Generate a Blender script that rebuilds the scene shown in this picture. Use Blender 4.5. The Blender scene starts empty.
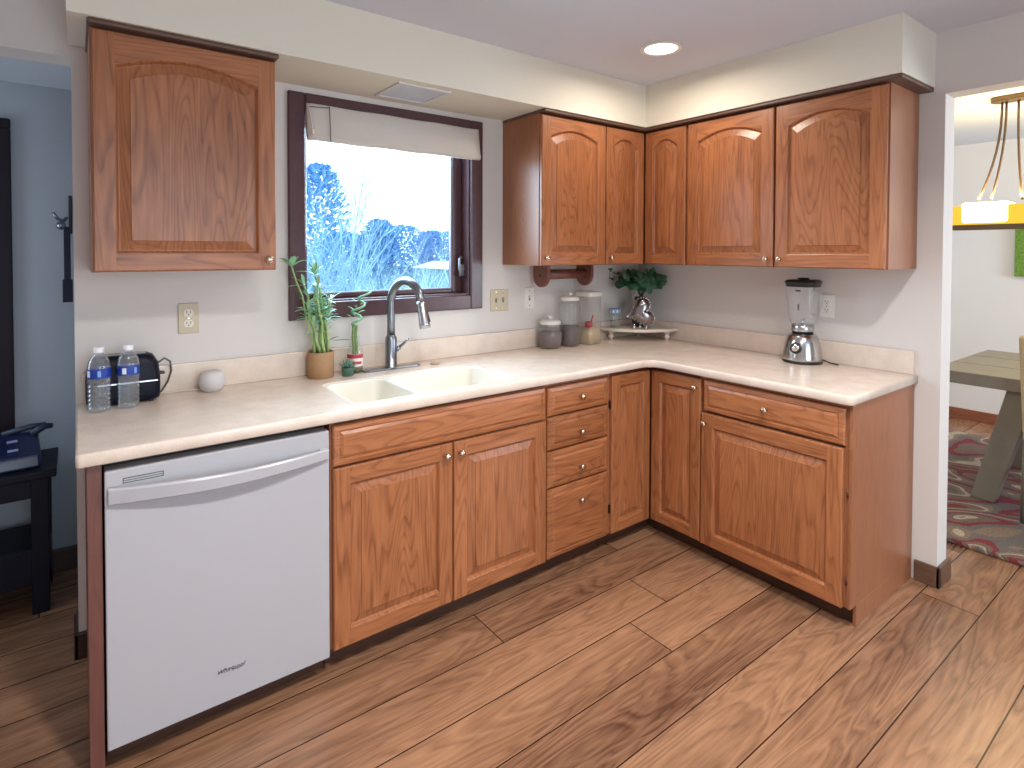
import bpy, bmesh, math, random
from mathutils import Vector, Matrix, Euler
R = math.radians
random.seed(7)
S = bpy.context.scene
COL = S.collection

# ---------------------------------------------------------------- camera, world, lights, exposure
def make_camera():
    yaw, pitch, roll, f = R(37.0513), R(-1.2341), R(0.1651), 575.2477
    fw = Vector((math.sin(yaw)*math.cos(pitch), math.cos(yaw)*math.cos(pitch), math.sin(pitch)))
    rt = Vector((math.cos(yaw), -math.sin(yaw), 0)); up = rt.cross(fw)
    rt2 = rt*math.cos(roll)+up*math.sin(roll); up2 = up*math.cos(roll)-rt*math.sin(roll)
    cd = bpy.data.cameras.new('camera'); co = bpy.data.objects.new('camera', cd); COL.objects.link(co)
    m = Matrix((rt2, up2, -fw)).transposed().to_4x4()
    m.translation = Vector((-2.9148, -2.4977, 1.4245)); co.matrix_world = m
    cd.sensor_width = 36; cd.sensor_fit = 'HORIZONTAL'; cd.lens = f/1024*36
    cd.shift_x = (512-511.62)/1024; cd.shift_y = (264.605-384)/1024
    cd.clip_start = .02; cd.clip_end = 300
    S.camera = co
make_camera()

w = bpy.data.worlds.new('sky'); S.world = w; w.use_nodes = True
bg = w.node_tree.nodes['Background']
bg.inputs[0].default_value = (.70, .87, 1.0, 1); bg.inputs[1].default_value = 4.2

S.view_settings.view_transform = 'Standard'; S.view_settings.look = 'None'
S.view_settings.gamma = 1; S.view_settings.use_curve_mapping = False
S.view_settings.exposure = 0.0
S.cycles.max_bounces = 10; S.cycles.transparent_max_bounces = 24; S.cycles.diffuse_bounces = 5
S.cycles.use_denoising = True

def area(name, loc, target, power, color, size, size_y=None, disk=False, spread=None):
    l = bpy.data.lights.new(name, 'AREA'); l.energy = power; l.color = color
    l.shape = 'DISK' if disk else ('RECTANGLE' if size_y else 'SQUARE')
    l.size = size
    if size_y: l.size_y = size_y
    if spread: l.spread = R(spread)
    o = bpy.data.objects.new(name, l); COL.objects.link(o); o.location = loc
    o.rotation_euler = (Vector(target)-Vector(loc)).to_track_quat('-Z', 'Y').to_euler()
    return o
WARM = (1.0, .87, .70); COOL = (.80, .90, 1.0)
# recessed ceiling lamps of the kitchen (one in view, the others behind the camera's field)
area('recessed_lamp_a', (-.781, -.797, 2.338), (-.781, -.797, 0), 7.2, (1, .90, .77), .14, disk=True, spread=174)
area('recessed_lamp_b', (-1.45, -2.15, 2.345), (-1.45, -2.15, 0), 25, (1, .97, .93), .16, disk=True, spread=140)
area('recessed_lamp_c', (-2.45, -2.05, 2.345), (-2.45, -2.05, 0), 28, (1, .98, .96), .16, disk=True, spread=140)
# daylight: kitchen window, added fill from the unseen south opening, dining window
area('kitchen_window_daylight', (-1.73, .30, 1.75), (-1.73, -.6, 1.05), 33, (.60, .80, 1.0), .85, .75)
area('south_fill_light', (-2.2, -4.75, 1.25), (-2.2, 0, 1.0), 7, (.90, .95, 1.0), 1.8, 2.0)  # added fill light behind the camera, from the unseen south side
area('dining_window_daylight', (2.2, -4.6, 1.4), (3.17, -.6, .9), 95, (.80, .89, 1.0), 1.2, 1.3)
area('hall_window_daylight', (-4.05, .35, 1.3), (-3, .40, 1.0), 8, (.68, .83, 1.0), .5, .9)

# ---------------------------------------------------------------- materials
def lin(c):
    return tuple(((x/255)/12.92 if x/255 <= .04045 else ((x/255+.055)/1.055)**2.4) for x in c)+(1,)
def base_mat(name):
    m = bpy.data.materials.new(name); m.use_nodes = True
    nt = m.node_tree; return m, nt, nt.nodes['Principled BSDF']
def node(nt, t, **kw):
    n = nt.nodes.new(t)
    for k, v in kw.items(): setattr(n, k, v)
    return n
def M_plain(name, rgb, rough=.5, metal=0, emis=None, estr=0, bump=0, bscale=200, coat=0, var=0, spec=.5):
    m, nt, b = base_mat(name); c = lin(rgb)
    b.inputs['Base Color'].default_value = c; b.inputs['Roughness'].default_value = rough
    b.inputs['Metallic'].default_value = metal; b.inputs['Coat Weight'].default_value = coat
    b.inputs['Specular IOR Level'].default_value = spec
    if emis: b.inputs['Emission Color'].default_value = lin(emis); b.inputs['Emission Strength'].default_value = estr
    if bump or var:
        tc = node(nt, 'ShaderNodeTexCoord'); n = node(nt, 'ShaderNodeTexNoise')
        n.inputs['Scale'].default_value = bscale; n.inputs['Detail'].default_value = 4
        nt.links.new(tc.outputs['Object'], n.inputs['Vector'])
        if bump:
            bp = node(nt, 'ShaderNodeBump'); bp.inputs['Strength'].default_value = bump; bp.inputs['Distance'].default_value = .002
            nt.links.new(n.outputs['Fac'], bp.inputs['Height']); nt.links.new(bp.outputs['Normal'], b.inputs['Normal'])
        if var:
            mx = node(nt, 'ShaderNodeMix', data_type='RGBA')
            mx.inputs['A'].default_value = tuple(x*(1-var) for x in c[:3])+(1,); mx.inputs['B'].default_value = tuple(min(1, x*(1+var)) for x in c[:3])+(1,)
            nt.links.new(n.outputs['Fac'], mx.inputs['Factor']); nt.links.new(mx.outputs['Result'], b.inputs['Base Color'])
    return m
def math_n(nt, op, a, b=None):
    n = node(nt, 'ShaderNodeMath', operation=op)
    for i, v in enumerate((a, b)):
        if v is None: continue
        if isinstance(v, (int, float)): n.inputs[i].default_value = v
        else: nt.links.new(v, n.inputs[i])
    return n.outputs[0]
def M_oak(name, axis, light=(177, 113, 72), dark=(110, 60, 34), off=0.0, rough=.34):
    """oak with cathedral grain: contour lines of a noise stretched along the board"""
    m, nt, b = base_mat(name)
    tc = node(nt, 'ShaderNodeTexCoord'); oi = node(nt, 'ShaderNodeObjectInfo')
    mul = node(nt, 'ShaderNodeVectorMath', operation='MULTIPLY')
    s = {'x': (.10, 1, 1), 'y': (1, .10, 1), 'z': (1, 1, .10)}[axis]
    mul.inputs[1].default_value = s
    nt.links.new(tc.outputs['Object'], mul.inputs[0])
    addv = node(nt, 'ShaderNodeVectorMath', operation='ADD')
    rnd = math_n(nt, 'MULTIPLY_ADD', oi.outputs['Random'], 37.0)
    rnd.node.inputs[2].default_value = off
    cmb = node(nt, 'ShaderNodeCombineXYZ')
    for i in range(3): nt.links.new(rnd, cmb.inputs[i])
    nt.links.new(mul.outputs[0], addv.inputs[0]); nt.links.new(cmb.outputs[0], addv.inputs[1])
    n1 = node(nt, 'ShaderNodeTexNoise'); n1.inputs['Scale'].default_value = 5.0; n1.inputs['Detail'].default_value = 2.0; n1.inputs['Distortion'].default_value = .25
    nt.links.new(addv.outputs[0], n1.inputs['Vector'])
    fr = math_n(nt, 'FRACT', math_n(nt, 'MULTIPLY', n1.outputs['Fac'], 36.0))
    cr = node(nt, 'ShaderNodeValToRGB'); e = cr.color_ramp.elements
    e[0].position = 0; e[0].color = (0, 0, 0, 1); e[1].position = .34; e[1].color = (1, 1, 1, 1)
    e2 = e.new(.90); e2.color = (.85, .85, .85, 1); e3 = e.new(1.0); e3.color = (0, 0, 0, 1)
    nt.links.new(fr, cr.inputs[0])
    n2 = node(nt, 'ShaderNodeTexNoise'); n2.inputs['Scale'].default_value = 75; n2.inputs['Detail'].default_value = 2
    nt.links.new(addv.outputs[0], n2.inputs['Vector'])
    n3 = node(nt, 'ShaderNodeTexNoise'); n3.inputs['Scale'].default_value = 3.2; n3.inputs['Detail'].default_value = 2
    nt.links.new(addv.outputs[0], n3.inputs['Vector'])
    f = math_n(nt, 'ADD', math_n(nt, 'MULTIPLY', cr.outputs[0], .42), math_n(nt, 'MULTIPLY', math_n(nt, 'SUBTRACT', n2.outputs['Fac'], .16), .95))
    f = math_n(nt, 'ADD', f, math_n(nt, 'MULTIPLY', math_n(nt, 'SUBTRACT', n3.outputs['Fac'], .5), .9))
    mx = node(nt, 'ShaderNodeMix', data_type='RGBA'); mx.inputs['A'].default_value = lin(dark); mx.inputs['B'].default_value = lin(light)
    nt.links.new(f, mx.inputs['Factor']); nt.links.new(mx.outputs['Result'], b.inputs['Base Color'])
    b.inputs['Roughness'].default_value = rough
    bp = node(nt, 'ShaderNodeBump'); bp.inputs['Strength'].default_value = .15; bp.inputs['Distance'].default_value = .001
    nt.links.new(f, bp.inputs['Height']); nt.links.new(bp.outputs['Normal'], b.inputs['Normal'])
    return m
def M_floor():
    m, nt, b = base_mat('plank_floor')
    tc = node(nt, 'ShaderNodeTexCoord'); sx = node(nt, 'ShaderNodeSeparateXYZ'); nt.links.new(tc.outputs['Object'], sx.inputs[0])
    X, Y = sx.outputs[0], sx.outputs[1]
    ry = math_n(nt, 'DIVIDE', math_n(nt, 'ADD', Y, 19.95+.632), .1995)
    row = math_n(nt, 'FLOOR', ry); fy = math_n(nt, 'FRACT', ry)
    k = math_n(nt, 'SUBTRACT', row, 97.0)     # rows counted from the one with a joint near the sink cabinet
    jx = math_n(nt, 'ADD', math_n(nt, 'MULTIPLY', k, .223), math_n(nt, 'MULTIPLY', math_n(nt, 'MULTIPLY', k, math_n(nt, 'SUBTRACT', k, 1.0)), .75))
    cx = math_n(nt, 'DIVIDE', math_n(nt, 'ADD', math_n(nt, 'SUBTRACT', X, jx), 1.233+480.0), 2.4)
    col = math_n(nt, 'FLOOR', cx); fx = math_n(nt, 'FRACT', cx)
    pid = math_n(nt, 'ADD', math_n(nt, 'MULTIPLY', row, 13.37), math_n(nt, 'MULTIPLY', col, 3.71))
    wp = node(nt, 'ShaderNodeTexWhiteNoise', noise_dimensions='1D'); nt.links.new(pid, wp.inputs['W'])
    # grain
    cmb = node(nt, 'ShaderNodeCombineXYZ')
    nt.links.new(math_n(nt, 'MULTIPLY', X, .50), cmb.inputs[0]); nt.links.new(math_n(nt, 'MULTIPLY', Y, 3.6), cmb.inputs[1])
    nt.links.new(math_n(nt, 'MULTIPLY', wp.outputs['Value'], 50), cmb.inputs[2])
    n1 = node(nt, 'ShaderNodeTexNoise'); n1.inputs['Scale'].default_value = 2.4; n1.inputs['Detail'].default_value = 2.5; n1.inputs['Distortion'].default_value = .8
    nt.links.new(cmb.outputs[0], n1.inputs['Vector'])
    fr = math_n(nt, 'FRACT', math_n(nt, 'MULTIPLY', n1.outputs['Fac'], 10.0))
    cr = node(nt, 'ShaderNodeValToRGB'); e = cr.color_ramp.elements
    e[0].position = 0; e[0].color = (.1, .1, .1, 1); e[1].position = .4; e[1].color = (1, 1, 1, 1); e3 = e.new(1.0); e3.color = (.3, .3, .3, 1)
    nt.links.new(fr, cr.inputs[0])
    cm2 = node(nt, 'ShaderNodeCombineXYZ')
    nt.links.new(math_n(nt, 'MULTIPLY', X, 5), cm2.inputs[0]); nt.links.new(math_n(nt, 'MULTIPLY', Y, 60), cm2.inputs[1]); nt.links.new(math_n(nt, 'MULTIPLY', wp.outputs['Value'], 50), cm2.inputs[2])
    n2 = node(nt, 'ShaderNodeTexNoise'); n2.inputs['Scale'].default_value = 1.6; n2.inputs['Detail'].default_value = 4
    nt.links.new(cm2.outputs[0], n2.inputs['Vector'])
    n3 = node(nt, 'ShaderNodeTexNoise'); n3.inputs['Scale'].default_value = 1.5; n3.inputs['Detail'].default_value = 3
    nt.links.new(cmb.outputs[0], n3.inputs['Vector'])
    f = math_n(nt, 'ADD', math_n(nt, 'MULTIPLY', cr.outputs[0], .24), math_n(nt, 'MULTIPLY', n2.outputs['Fac'], .42))
    f = math_n(nt, 'ADD', f, math_n(nt, 'MULTIPLY', math_n(nt, 'SUBTRACT', n3.outputs['Fac'], .5), .75))
    f = math_n(nt, 'ADD', f, math_n(nt, 'MULTIPLY', math_n(nt, 'SUBTRACT', wp.outputs['Value'], .5), .24))
    mx = node(nt, 'ShaderNodeMix', data_type='RGBA'); mx.inputs['A'].default_value = lin((84, 55, 40)); mx.inputs['B'].default_value = lin((202, 152, 116))
    nt.links.new(f, mx.inputs['Factor'])
    # seams
    ey = math_n(nt, 'MULTIPLY', math_n(nt, 'MINIMUM', fy, math_n(nt, 'SUBTRACT', 1.0, fy)), .1995)
    ex = math_n(nt, 'MULTIPLY', math_n(nt, 'MINIMUM', fx, math_n(nt, 'SUBTRACT', 1.0, fx)), 2.4)
    ed = math_n(nt, 'LESS_THAN', math_n(nt, 'MINIMUM', ex, ey), .0021)
    mx2 = node(nt, 'ShaderNodeMix', data_type='RGBA'); nt.links.new(mx.outputs['Result'], mx2.inputs['A']); mx2.inputs['B'].default_value = lin((46, 28, 20))
    nt.links.new(ed, mx2.inputs['Factor']); nt.links.new(mx2.outputs['Result'], b.inputs['Base Color'])
    b.inputs['Roughness'].default_value = .26
    bp = node(nt, 'ShaderNodeBump'); bp.inputs['Strength'].default_value = .25; bp.inputs['Distance'].default_value = .001
    nt.links.new(math_n(nt, 'SUBTRACT', f, math_n(nt, 'MULTIPLY', ed, 2.0)), bp.inputs['Height']); nt.links.new(bp.outputs['Normal'], b.inputs['Normal'])
    return m
def M_counter():
    m, nt, b = base_mat('beige_solid_surface')
    tc = node(nt, 'ShaderNodeTexCoord')
    v = node(nt, 'ShaderNodeTexNoise'); v.inputs['Scale'].default_value = 420; v.inputs['Detail'].default_value = 3
    nt.links.new(tc.outputs['Object'], v.inputs['Vector'])
    v2 = node(nt, 'ShaderNodeTexNoise'); v2.inputs['Scale'].default_value = 14; v2.inputs['Detail'].default_value = 5
    nt.links.new(tc.outputs['Object'], v2.inputs['Vector'])
    f = math_n(nt, 'ADD', math_n(nt, 'MULTIPLY', v.outputs['Fac'], .7), math_n(nt, 'MULTIPLY', v2.outputs['Fac'], .4))
    cr = node(nt, 'ShaderNodeValToRGB'); e = cr.color_ramp.elements
    e[0].position = .34; e[0].color = lin((206, 186, 168)); e[1].position = .70; e[1].color = lin((230, 214, 200))
    nt.links.new(f, cr.inputs[0]); nt.links.new(cr.outputs[0], b.inputs['Base Color'])
    b.inputs['Roughness'].default_value = .24
    return m
def M_clear(name, tint=(255, 255, 255), rough=.02, ior=1.45, refl=1.0, edge=4.0, haze=0.0, haze_col=(235, 235, 235)):  # pale diffuse haze stands in for highlights on clear walls; murk in water
    """thin clear sheet: see-through with a Fresnel reflection"""
    m, nt, b = base_mat(name); nt.nodes.remove(b)
    out = nt.nodes['Material Output']; t = node(nt, 'ShaderNodeBsdfTransparent'); t.inputs[0].default_value = lin(tint)
    g = node(nt, 'ShaderNodeBsdfGlossy'); g.inputs['Roughness'].default_value = rough
    lw = node(nt, 'ShaderNodeLayerWeight'); lw.inputs['Blend'].default_value = .5
    fr = math_n(nt, 'MULTIPLY_ADD', math_n(nt, 'POWER', lw.outputs['Facing'], edge), .75); fr.node.inputs[2].default_value = ((ior-1)/(ior+1))**2
    mx = node(nt, 'ShaderNodeMixShader'); nt.links.new(math_n(nt, 'MULTIPLY', fr, refl), mx.inputs[0])
    nt.links.new(t.outputs[0], mx.inputs[1]); nt.links.new(g.outputs[0], mx.inputs[2])
    res = mx
    if haze:
        d = node(nt, 'ShaderNodeBsdfDiffuse'); d.inputs[0].default_value = lin(haze_col)
        m2 = node(nt, 'ShaderNodeMixShader'); m2.inputs[0].default_value = haze
        nt.links.new(mx.outputs[0], m2.inputs[1]); nt.links.new(d.outputs[0], m2.inputs[2]); res = m2
    nt.links.new(res.outputs[0], out.inputs['Surface'])
    return m
def M_rug():
    m, nt, b = base_mat('patterned_rug')
    tc = node(nt, 'ShaderNodeTexCoord')
    n = node(nt, 'ShaderNodeTexNoise'); n.inputs['Scale'].default_value = 1.7; n.inputs['Detail'].default_value = 1.2; n.inputs['Distortion'].default_value = 1.2
    nt.links.new(tc.outputs['Object'], n.inputs['Vector'])
    fr = math_n(nt, 'FRACT', math_n(nt, 'MULTIPLY', n.outputs['Fac'], 6.0))
    cr = node(nt, 'ShaderNodeValToRGB'); cr.color_ramp.interpolation = 'CONSTANT'; e = cr.color_ramp.elements
    e[0].position = 0; e[0].color = lin((158, 144, 128)); e[1].position = .11; e[1].color = lin((104, 84, 74))
    for p, c in ((.45, (112, 40, 46)), (.68, (96, 88, 84)), (.86, (118, 100, 84))):
        x = e.new(p); x.color = lin(c)
    nt.links.new(fr, cr.inputs[0])
    n2 = node(nt, 'ShaderNodeTexNoise'); n2.inputs['Scale'].default_value = 90; n2.inputs['Detail'].default_value = 4
    nt.links.new(tc.outputs['Object'], n2.inputs['Vector'])
    mx = node(nt, 'ShaderNodeMix', data_type='RGBA', blend_type='MULTIPLY'); mx.inputs['Factor'].default_value = .8
    nt.links.new(cr.outputs[0], mx.inputs['A']); nt.links.new(math_n(nt, 'MULTIPLY_ADD', n2.outputs['Fac'], 1.6), mx.inputs['B'])
    nt.links.new(mx.outputs['Result'], b.inputs['Base Color']); b.inputs['Roughness'].default_value = .95
    bp = node(nt, 'ShaderNodeBump'); bp.inputs['Strength'].default_value = .8; bp.inputs['Distance'].default_value = .01
    nt.links.new(n2.outputs['Fac'], bp.inputs['Height']); nt.links.new(bp.outputs['Normal'], b.inputs['Normal'])
    return m
def M_grain(name, cols, scale, rough=.8):
    m, nt, b = base_mat(name); tc = node(nt, 'ShaderNodeTexCoord')
    v = node(nt, 'ShaderNodeTexVoronoi'); v.inputs['Scale'].default_value = scale; nt.links.new(tc.outputs['Object'], v.inputs['Vector'])
    cr = node(nt, 'ShaderNodeValToRGB'); e = cr.color_ramp.elements; e[0].color = lin(cols[0]); e[1].color = lin(cols[1]); e[1].position = .8
    nt.links.new(v.outputs['Distance'], cr.inputs[0]); nt.links.new(cr.outputs[0], b.inputs['Base Color']); b.inputs['Roughness'].default_value = rough
    bp = node(nt, 'ShaderNodeBump'); bp.inputs['Strength'].default_value = .6; bp.inputs['Distance'].default_value = .003
    nt.links.new(v.outputs['Distance'], bp.inputs['Height']); nt.links.new(bp.outputs['Normal'], b.inputs['Normal'])
    return m
def M_leaf(name, a, c, rough=.45):
    m, nt, b = base_mat(name); tc = node(nt, 'ShaderNodeTexCoord'); n = node(nt, 'ShaderNodeTexNoise'); n.inputs['Scale'].default_value = 60
    nt.links.new(tc.outputs['Object'], n.inputs['Vector'])
    mx = node(nt, 'ShaderNodeMix', data_type='RGBA'); mx.inputs['A'].default_value = lin(a); mx.inputs['B'].default_value = lin(c)
    nt.links.new(n.outputs['Fac'], mx.inputs['Factor']); nt.links.new(mx.outputs['Result'], b.inputs['Base Color']); b.inputs['Roughness'].default_value = rough
    return m

OAK_V = M_oak('oak_upright_grain', 'z'); OAK_P = M_oak('oak_panel_grain', 'z', off=11.3); OAK_H = M_oak('oak_level_grain', 'x', off=5.1)
OAK_SIDE = M_oak('oak_side_veneer', 'z', light=(158, 102, 70), dark=(134, 82, 54), off=3.3)
OAK_DARK = M_oak('oak_carcass', 'z', light=(104, 58, 36), dark=(70, 38, 24))
FLOOR = M_floor(); COUNTER = M_counter()
WALL = M_plain('wall_paint', (214, 207, 202), .75, bump=.12, bscale=90)
SOFFIT = M_plain('soffit_paint', (222, 215, 200), .8, bump=.15, bscale=90)
CEIL = M_plain('ceiling_paint', (208, 211, 222), .85, bump=.1, bscale=60)  # slight blue in the colour offsets warm bounced light
HALLW = M_plain('hall_wall_paint', (164, 172, 180), .8, bump=.1, bscale=90)
DINW = M_plain('dining_wall_paint', (226, 225, 226), .8, bump=.05)
TRIMB = M_oak('dark_stained_trim', 'x', light=(72, 44, 38), dark=(44, 26, 24), rough=.3)
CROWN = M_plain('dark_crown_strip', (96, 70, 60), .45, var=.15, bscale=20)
WINB = M_plain('window_dark_stain', (82, 54, 58), .26, var=.2, bscale=30)
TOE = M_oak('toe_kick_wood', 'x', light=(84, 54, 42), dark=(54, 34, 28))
WHITEAPP = M_plain('white_enamel', (174, 172, 177), .25)
CREAM = M_plain('cream_sink', (236, 230, 216), .22)
BLACKP = M_plain('black_plastic', (20, 20, 23), .35)
NAVYP = M_plain('dark_navy_plastic', (12, 14, 30), .42, spec=.2)
GREYP = M_plain('grey_mark', (120, 120, 124), .5)
STEEL = M_plain('brushed_steel', (190, 192, 196), .26, metal=1)
DSTEEL = M_plain('dark_brushed_steel', (142, 146, 154), .30, metal=1)
CHROME = M_plain('chrome', (225, 222, 220), .1, metal=1)
KNOBM = M_plain('satin_nickel', (205, 190, 170), .2, metal=1)
WHITEP = M_plain('white_plastic', (226, 222, 214), .4)
ALMOND = M_plain('almond_plastic', (198, 184, 158), .45)
GLASS = M_clear('clear_glass', (250, 252, 251)); JARG = M_clear('jar_glass', (248, 248, 248), haze=.07, edge=2.6)
PET = M_clear('clear_bottle_plastic', (240, 246, 252), rough=.05, ior=1.7, edge=2.2, haze=.10)
WPANE = M_clear('window_glass', (250, 253, 255), ior=1.3)
BLUEL = M_plain('blue_label', (28, 58, 150), .4)
CORK = M_plain('tan_kraft_pot', (166, 128, 92), .8, bump=.3, bscale=40, var=.12)
SOIL = M_plain('dark_soil', (52, 40, 32), .95, bump=.8, bscale=120)
STALK = M_leaf('bamboo_stalk', (120, 150, 84), (176, 196, 130)); LEAF = M_leaf('bamboo_leaf', (110, 164, 124), (176, 216, 176))
IVY = M_leaf('ivy_leaf', (30, 66, 48), (78, 122, 88)); SUCC = M_leaf('succulent_leaf', (70, 104, 88), (120, 152, 132))
GREENC = M_plain('green_glazed_pot', (70, 104, 88), .4)
FABRIC = M_plain('shade_linen', (206, 198, 190), .9, bump=.3, bscale=300, var=.12)
TABLEW = M_plain('grey_washed_table', (128, 121, 108), .5, var=.15, bscale=12)
BEIGEF = M_plain('beige_upholstery', (188, 166, 132), .9, bump=.3, bscale=300)
REDM = M_plain('red_scoop', (190, 40, 60), .4)

# ---------------------------------------------------------------- geometry helpers
class MB:
    def __init__(s): s.bm = bmesh.new()
    def face(s, vs, mi=0, smooth=False):
        try: f = s.bm.faces.new(vs)
        except ValueError: return None
        f.material_index = mi; f.smooth = smooth; return f
    def v(s, p): return s.bm.verts.new(p)
    def box(s, x0, x1, y0, y1, z0, z1, mi=0):
        a = [s.v(p) for p in ((x0,y0,z0),(x1,y0,z0),(x1,y1,z0),(x0,y1,z0),(x0,y0,z1),(x1,y0,z1),(x1,y1,z1),(x0,y1,z1))]
        for q in ((3,2,1,0),(4,5,6,7),(0,1,5,4),(1,2,6,5),(2,3,7,6),(3,0,4,7)): s.face([a[i] for i in q], mi)
        return s
    def obox(s, c, size, rot, mi=0):
        m = Matrix.Translation(c) @ Euler(rot).to_matrix().to_4x4(); n0 = len(s.bm.verts)
        x, y, z = (d/2 for d in size); s.box(-x, x, -y, y, -z, z, mi); s.bm.verts.ensure_lookup_table()
        for v in s.bm.verts[n0:]: v.co = m @ v.co
        return s
    def ring(s, pts): return [s.v(p) for p in pts]
    def bridge(s, a, b, mi=0, smooth=False, close=True):
        n = len(a)
        for i in range(n if close else n-1):
            j = (i+1) % n; s.face([a[i], a[j], b[j], b[i]], mi, smooth)
    def lathe(s, prof, c=(0,0,0), seg=24, mi=0, axis='z', cap=True, smooth=True):
        rings = []
        for r, h in prof:
            ps = []
            for k in range(seg):
                t = 2*math.pi*k/seg; x, y = r*math.cos(t), r*math.sin(t)
                p = (x, y, h) if axis == 'z' else ((h, x, y) if axis == 'x' else (y, h, x))
                ps.append((c[0]+p[0], c[1]+p[1], c[2]+p[2]))
            rings.append(s.ring(ps))
        for a, b in zip(rings, rings[1:]): s.bridge(a, b, mi, smooth)
        if cap:
            s.face(rings[0][::-1], mi); s.face(rings[-1], mi)
        return s
    def tube(s, pts, rad, seg=8, mi=0, cap=True):
        pts = [Vector(p) for p in pts]; n = len(pts); rads = rad if isinstance(rad, (list, tuple)) else [rad]*n
        t = (pts[1]-pts[0]).normalized(); u = t.orthogonal().normalized(); prev = None; first = None
        for i, p in enumerate(pts):
            t = (pts[min(i+1, n-1)]-pts[max(i-1, 0)]).normalized()
            u = (u-t*u.dot(t)); u = u.normalized() if u.length > 1e-6 else t.orthogonal().normalized()
            w_ = t.cross(u)
            r = s.ring([p+(u*math.cos(2*math.pi*k/seg)+w_*math.sin(2*math.pi*k/seg))*rads[i] for k in range(seg)])
            if prev: s.bridge(prev, r, mi, True)
            else: first = r
            prev = r
        if cap: s.face(first[::-1], mi); s.face(prev, mi)
        return s
    def prism(s, poly, z0, z1, mi=0):
        a = s.ring([(x, y, z0) for x, y in poly]); b = s.ring([(x, y, z1) for x, y in poly])
        s.bridge(a, b, mi); s.face(a[::-1], mi); s.face(b, mi); return s
    def leaf(s, p, d, L, W, up=(0,0,1), mi=0, droop=.25, n=4):
        """a folded, pointed leaf with a little thickness in its curl"""
        p = Vector(p); d = Vector(d).normalized(); sd = d.cross(Vector(up)); sd = sd.normalized() if sd.length > 1e-4 else Vector((1,0,0)); nn = sd.cross(d)
        prev = None
        for i in range(n+1):
            t = i/n; wd = W*.5*math.sin(math.pi*(t*.92+.06))**.8 if i < n else 0
            c = p+d*L*t-Vector((0,0,1))*droop*L*t*t
            row = [s.v(c-sd*wd+nn*wd*.35), s.v(c), s.v(c+sd*wd+nn*wd*.35)]
            if prev:
                s.face([prev[0], prev[1], row[1], row[0]], mi, True); s.face([prev[1], prev[2], row[2], row[1]], mi, True)
            prev = row
        return s
    def build(s, name, mats, parent=None, loc=(0,0,0), rot=(0,0,0), bevel=0, seg=2, recalc=True):
        if recalc: bmesh.ops.recalc_face_normals(s.bm, faces=s.bm.faces)
        me = bpy.data.meshes.new(name); s.bm.to_mesh(me); s.bm.free()
        for m in (mats if isinstance(mats, (list, tuple)) else [mats]): me.materials.append(m)
        o = bpy.data.objects.new(name, me); COL.objects.link(o); o.location = loc; o.rotation_euler = rot
        if parent: o.parent = parent
        if bevel:
            b = o.modifiers.new('bevel', 'BEVEL'); b.width = bevel; b.segments = seg; b.limit_method = 'ANGLE'; b.angle_limit = R(40)
        return o
def tag(o, label, cat, group=None, kind=None):
    o['label'] = label; o['category'] = cat
    if group: o['group'] = group
    if kind: o['kind'] = kind
    return o
def thing(name, label, cat, loc=(0,0,0), rz=0, group=None):
    o = bpy.data.objects.new(name, None); COL.objects.link(o); o.location = loc; o.rotation_euler = (0,0,rz); o.empty_display_size = .1
    return tag(o, label, cat, group)
def struct(o, label=None, cat=None):
    o['kind'] = 'structure'
    if label: o['label'] = label
    if cat: o['category'] = cat
    return o
def box(name, d, mat, parent=None, bevel=0, loc=(0,0,0)):
    return MB().box(*d).build(name, mat, parent, bevel=bevel, loc=loc)
def rrect(x0, x1, y0, y1, r, n=6):
    pts = []
    for cx, cy, a in ((x1-r, y0+r, -90), (x1-r, y1-r, 0), (x0+r, y1-r, 90), (x0+r, y0+r, 180)):
        for k in range(n+1):
            t = R(a+90*k/n); pts.append((cx+r*math.cos(t), cy+r*math.sin(t)))
    return pts
def fill_holes(mb, loops, z, mi=0):
    """flat face with holes; returns the vertex loops"""
    vl, edges = [], []
    for lp in loops:
        vs = mb.ring([(x, y, z) for x, y in lp]); vl.append(vs)
        for i in range(len(vs)): edges.append(mb.bm.edges.new((vs[i], vs[(i+1) % len(vs)])))
    g = bmesh.ops.triangle_fill(mb.bm, use_beauty=True, use_dissolve=False, edges=edges)
    for f in g['geom']:
        if isinstance(f, bmesh.types.BMFace): f.material_index = mi
    return vl

CT = .896; CB = .860          # countertop top and underside
UB, UT = 1.358, 2.110         # upper cabinets
ZC = 2.356                    # ceiling
ZS = 2.127                    # soffit underside
XL = -2.925                   # left end of the back wall
YE = -1.656                   # end of the right wall

# ---------------------------------------------------------------- setting
struct(box('floor', (-4.2, 3.3, -4.7, .86, -.05, 0), FLOOR), 'brown wood plank floor running through the rooms', 'floor')
struct(box('ceiling', (-4.2, 3.3, -4.7, 0, ZC, ZC+.08), CEIL), 'pale kitchen ceiling', 'ceiling')
WX0, WX1, WZ0, WZ1 = -2.145, -1.295, 1.20, 2.035     # rough opening of the window
mb = MB()
for d in ((XL, WX0, 0, .13, 0, ZC), (WX1, .115, 0, .13, 0, ZC), (WX0, WX1, 0, .13, 0, WZ0), (WX0, WX1, 0, .13, WZ1, ZC), (-4.2, XL, 0, .13, 2.088, ZC)): mb.box(*d)
struct(mb.build('wall_back', WALL), 'cream wall behind the sink and window', 'wall')
mb = MB().box(0, .115, YE, 0, 0, ZC).box(0, .115, -3.3, YE, 2.095, ZC).box(0, .115, -4.7, -3.3, 0, ZC)
struct(mb.build('wall_right', WALL), 'cream wall behind the blender with the dining opening', 'wall')
struct(box('wall_left', (-4.3, -4.2, -4.7, .86, 0, ZC), WALL))
mb = MB()
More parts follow.
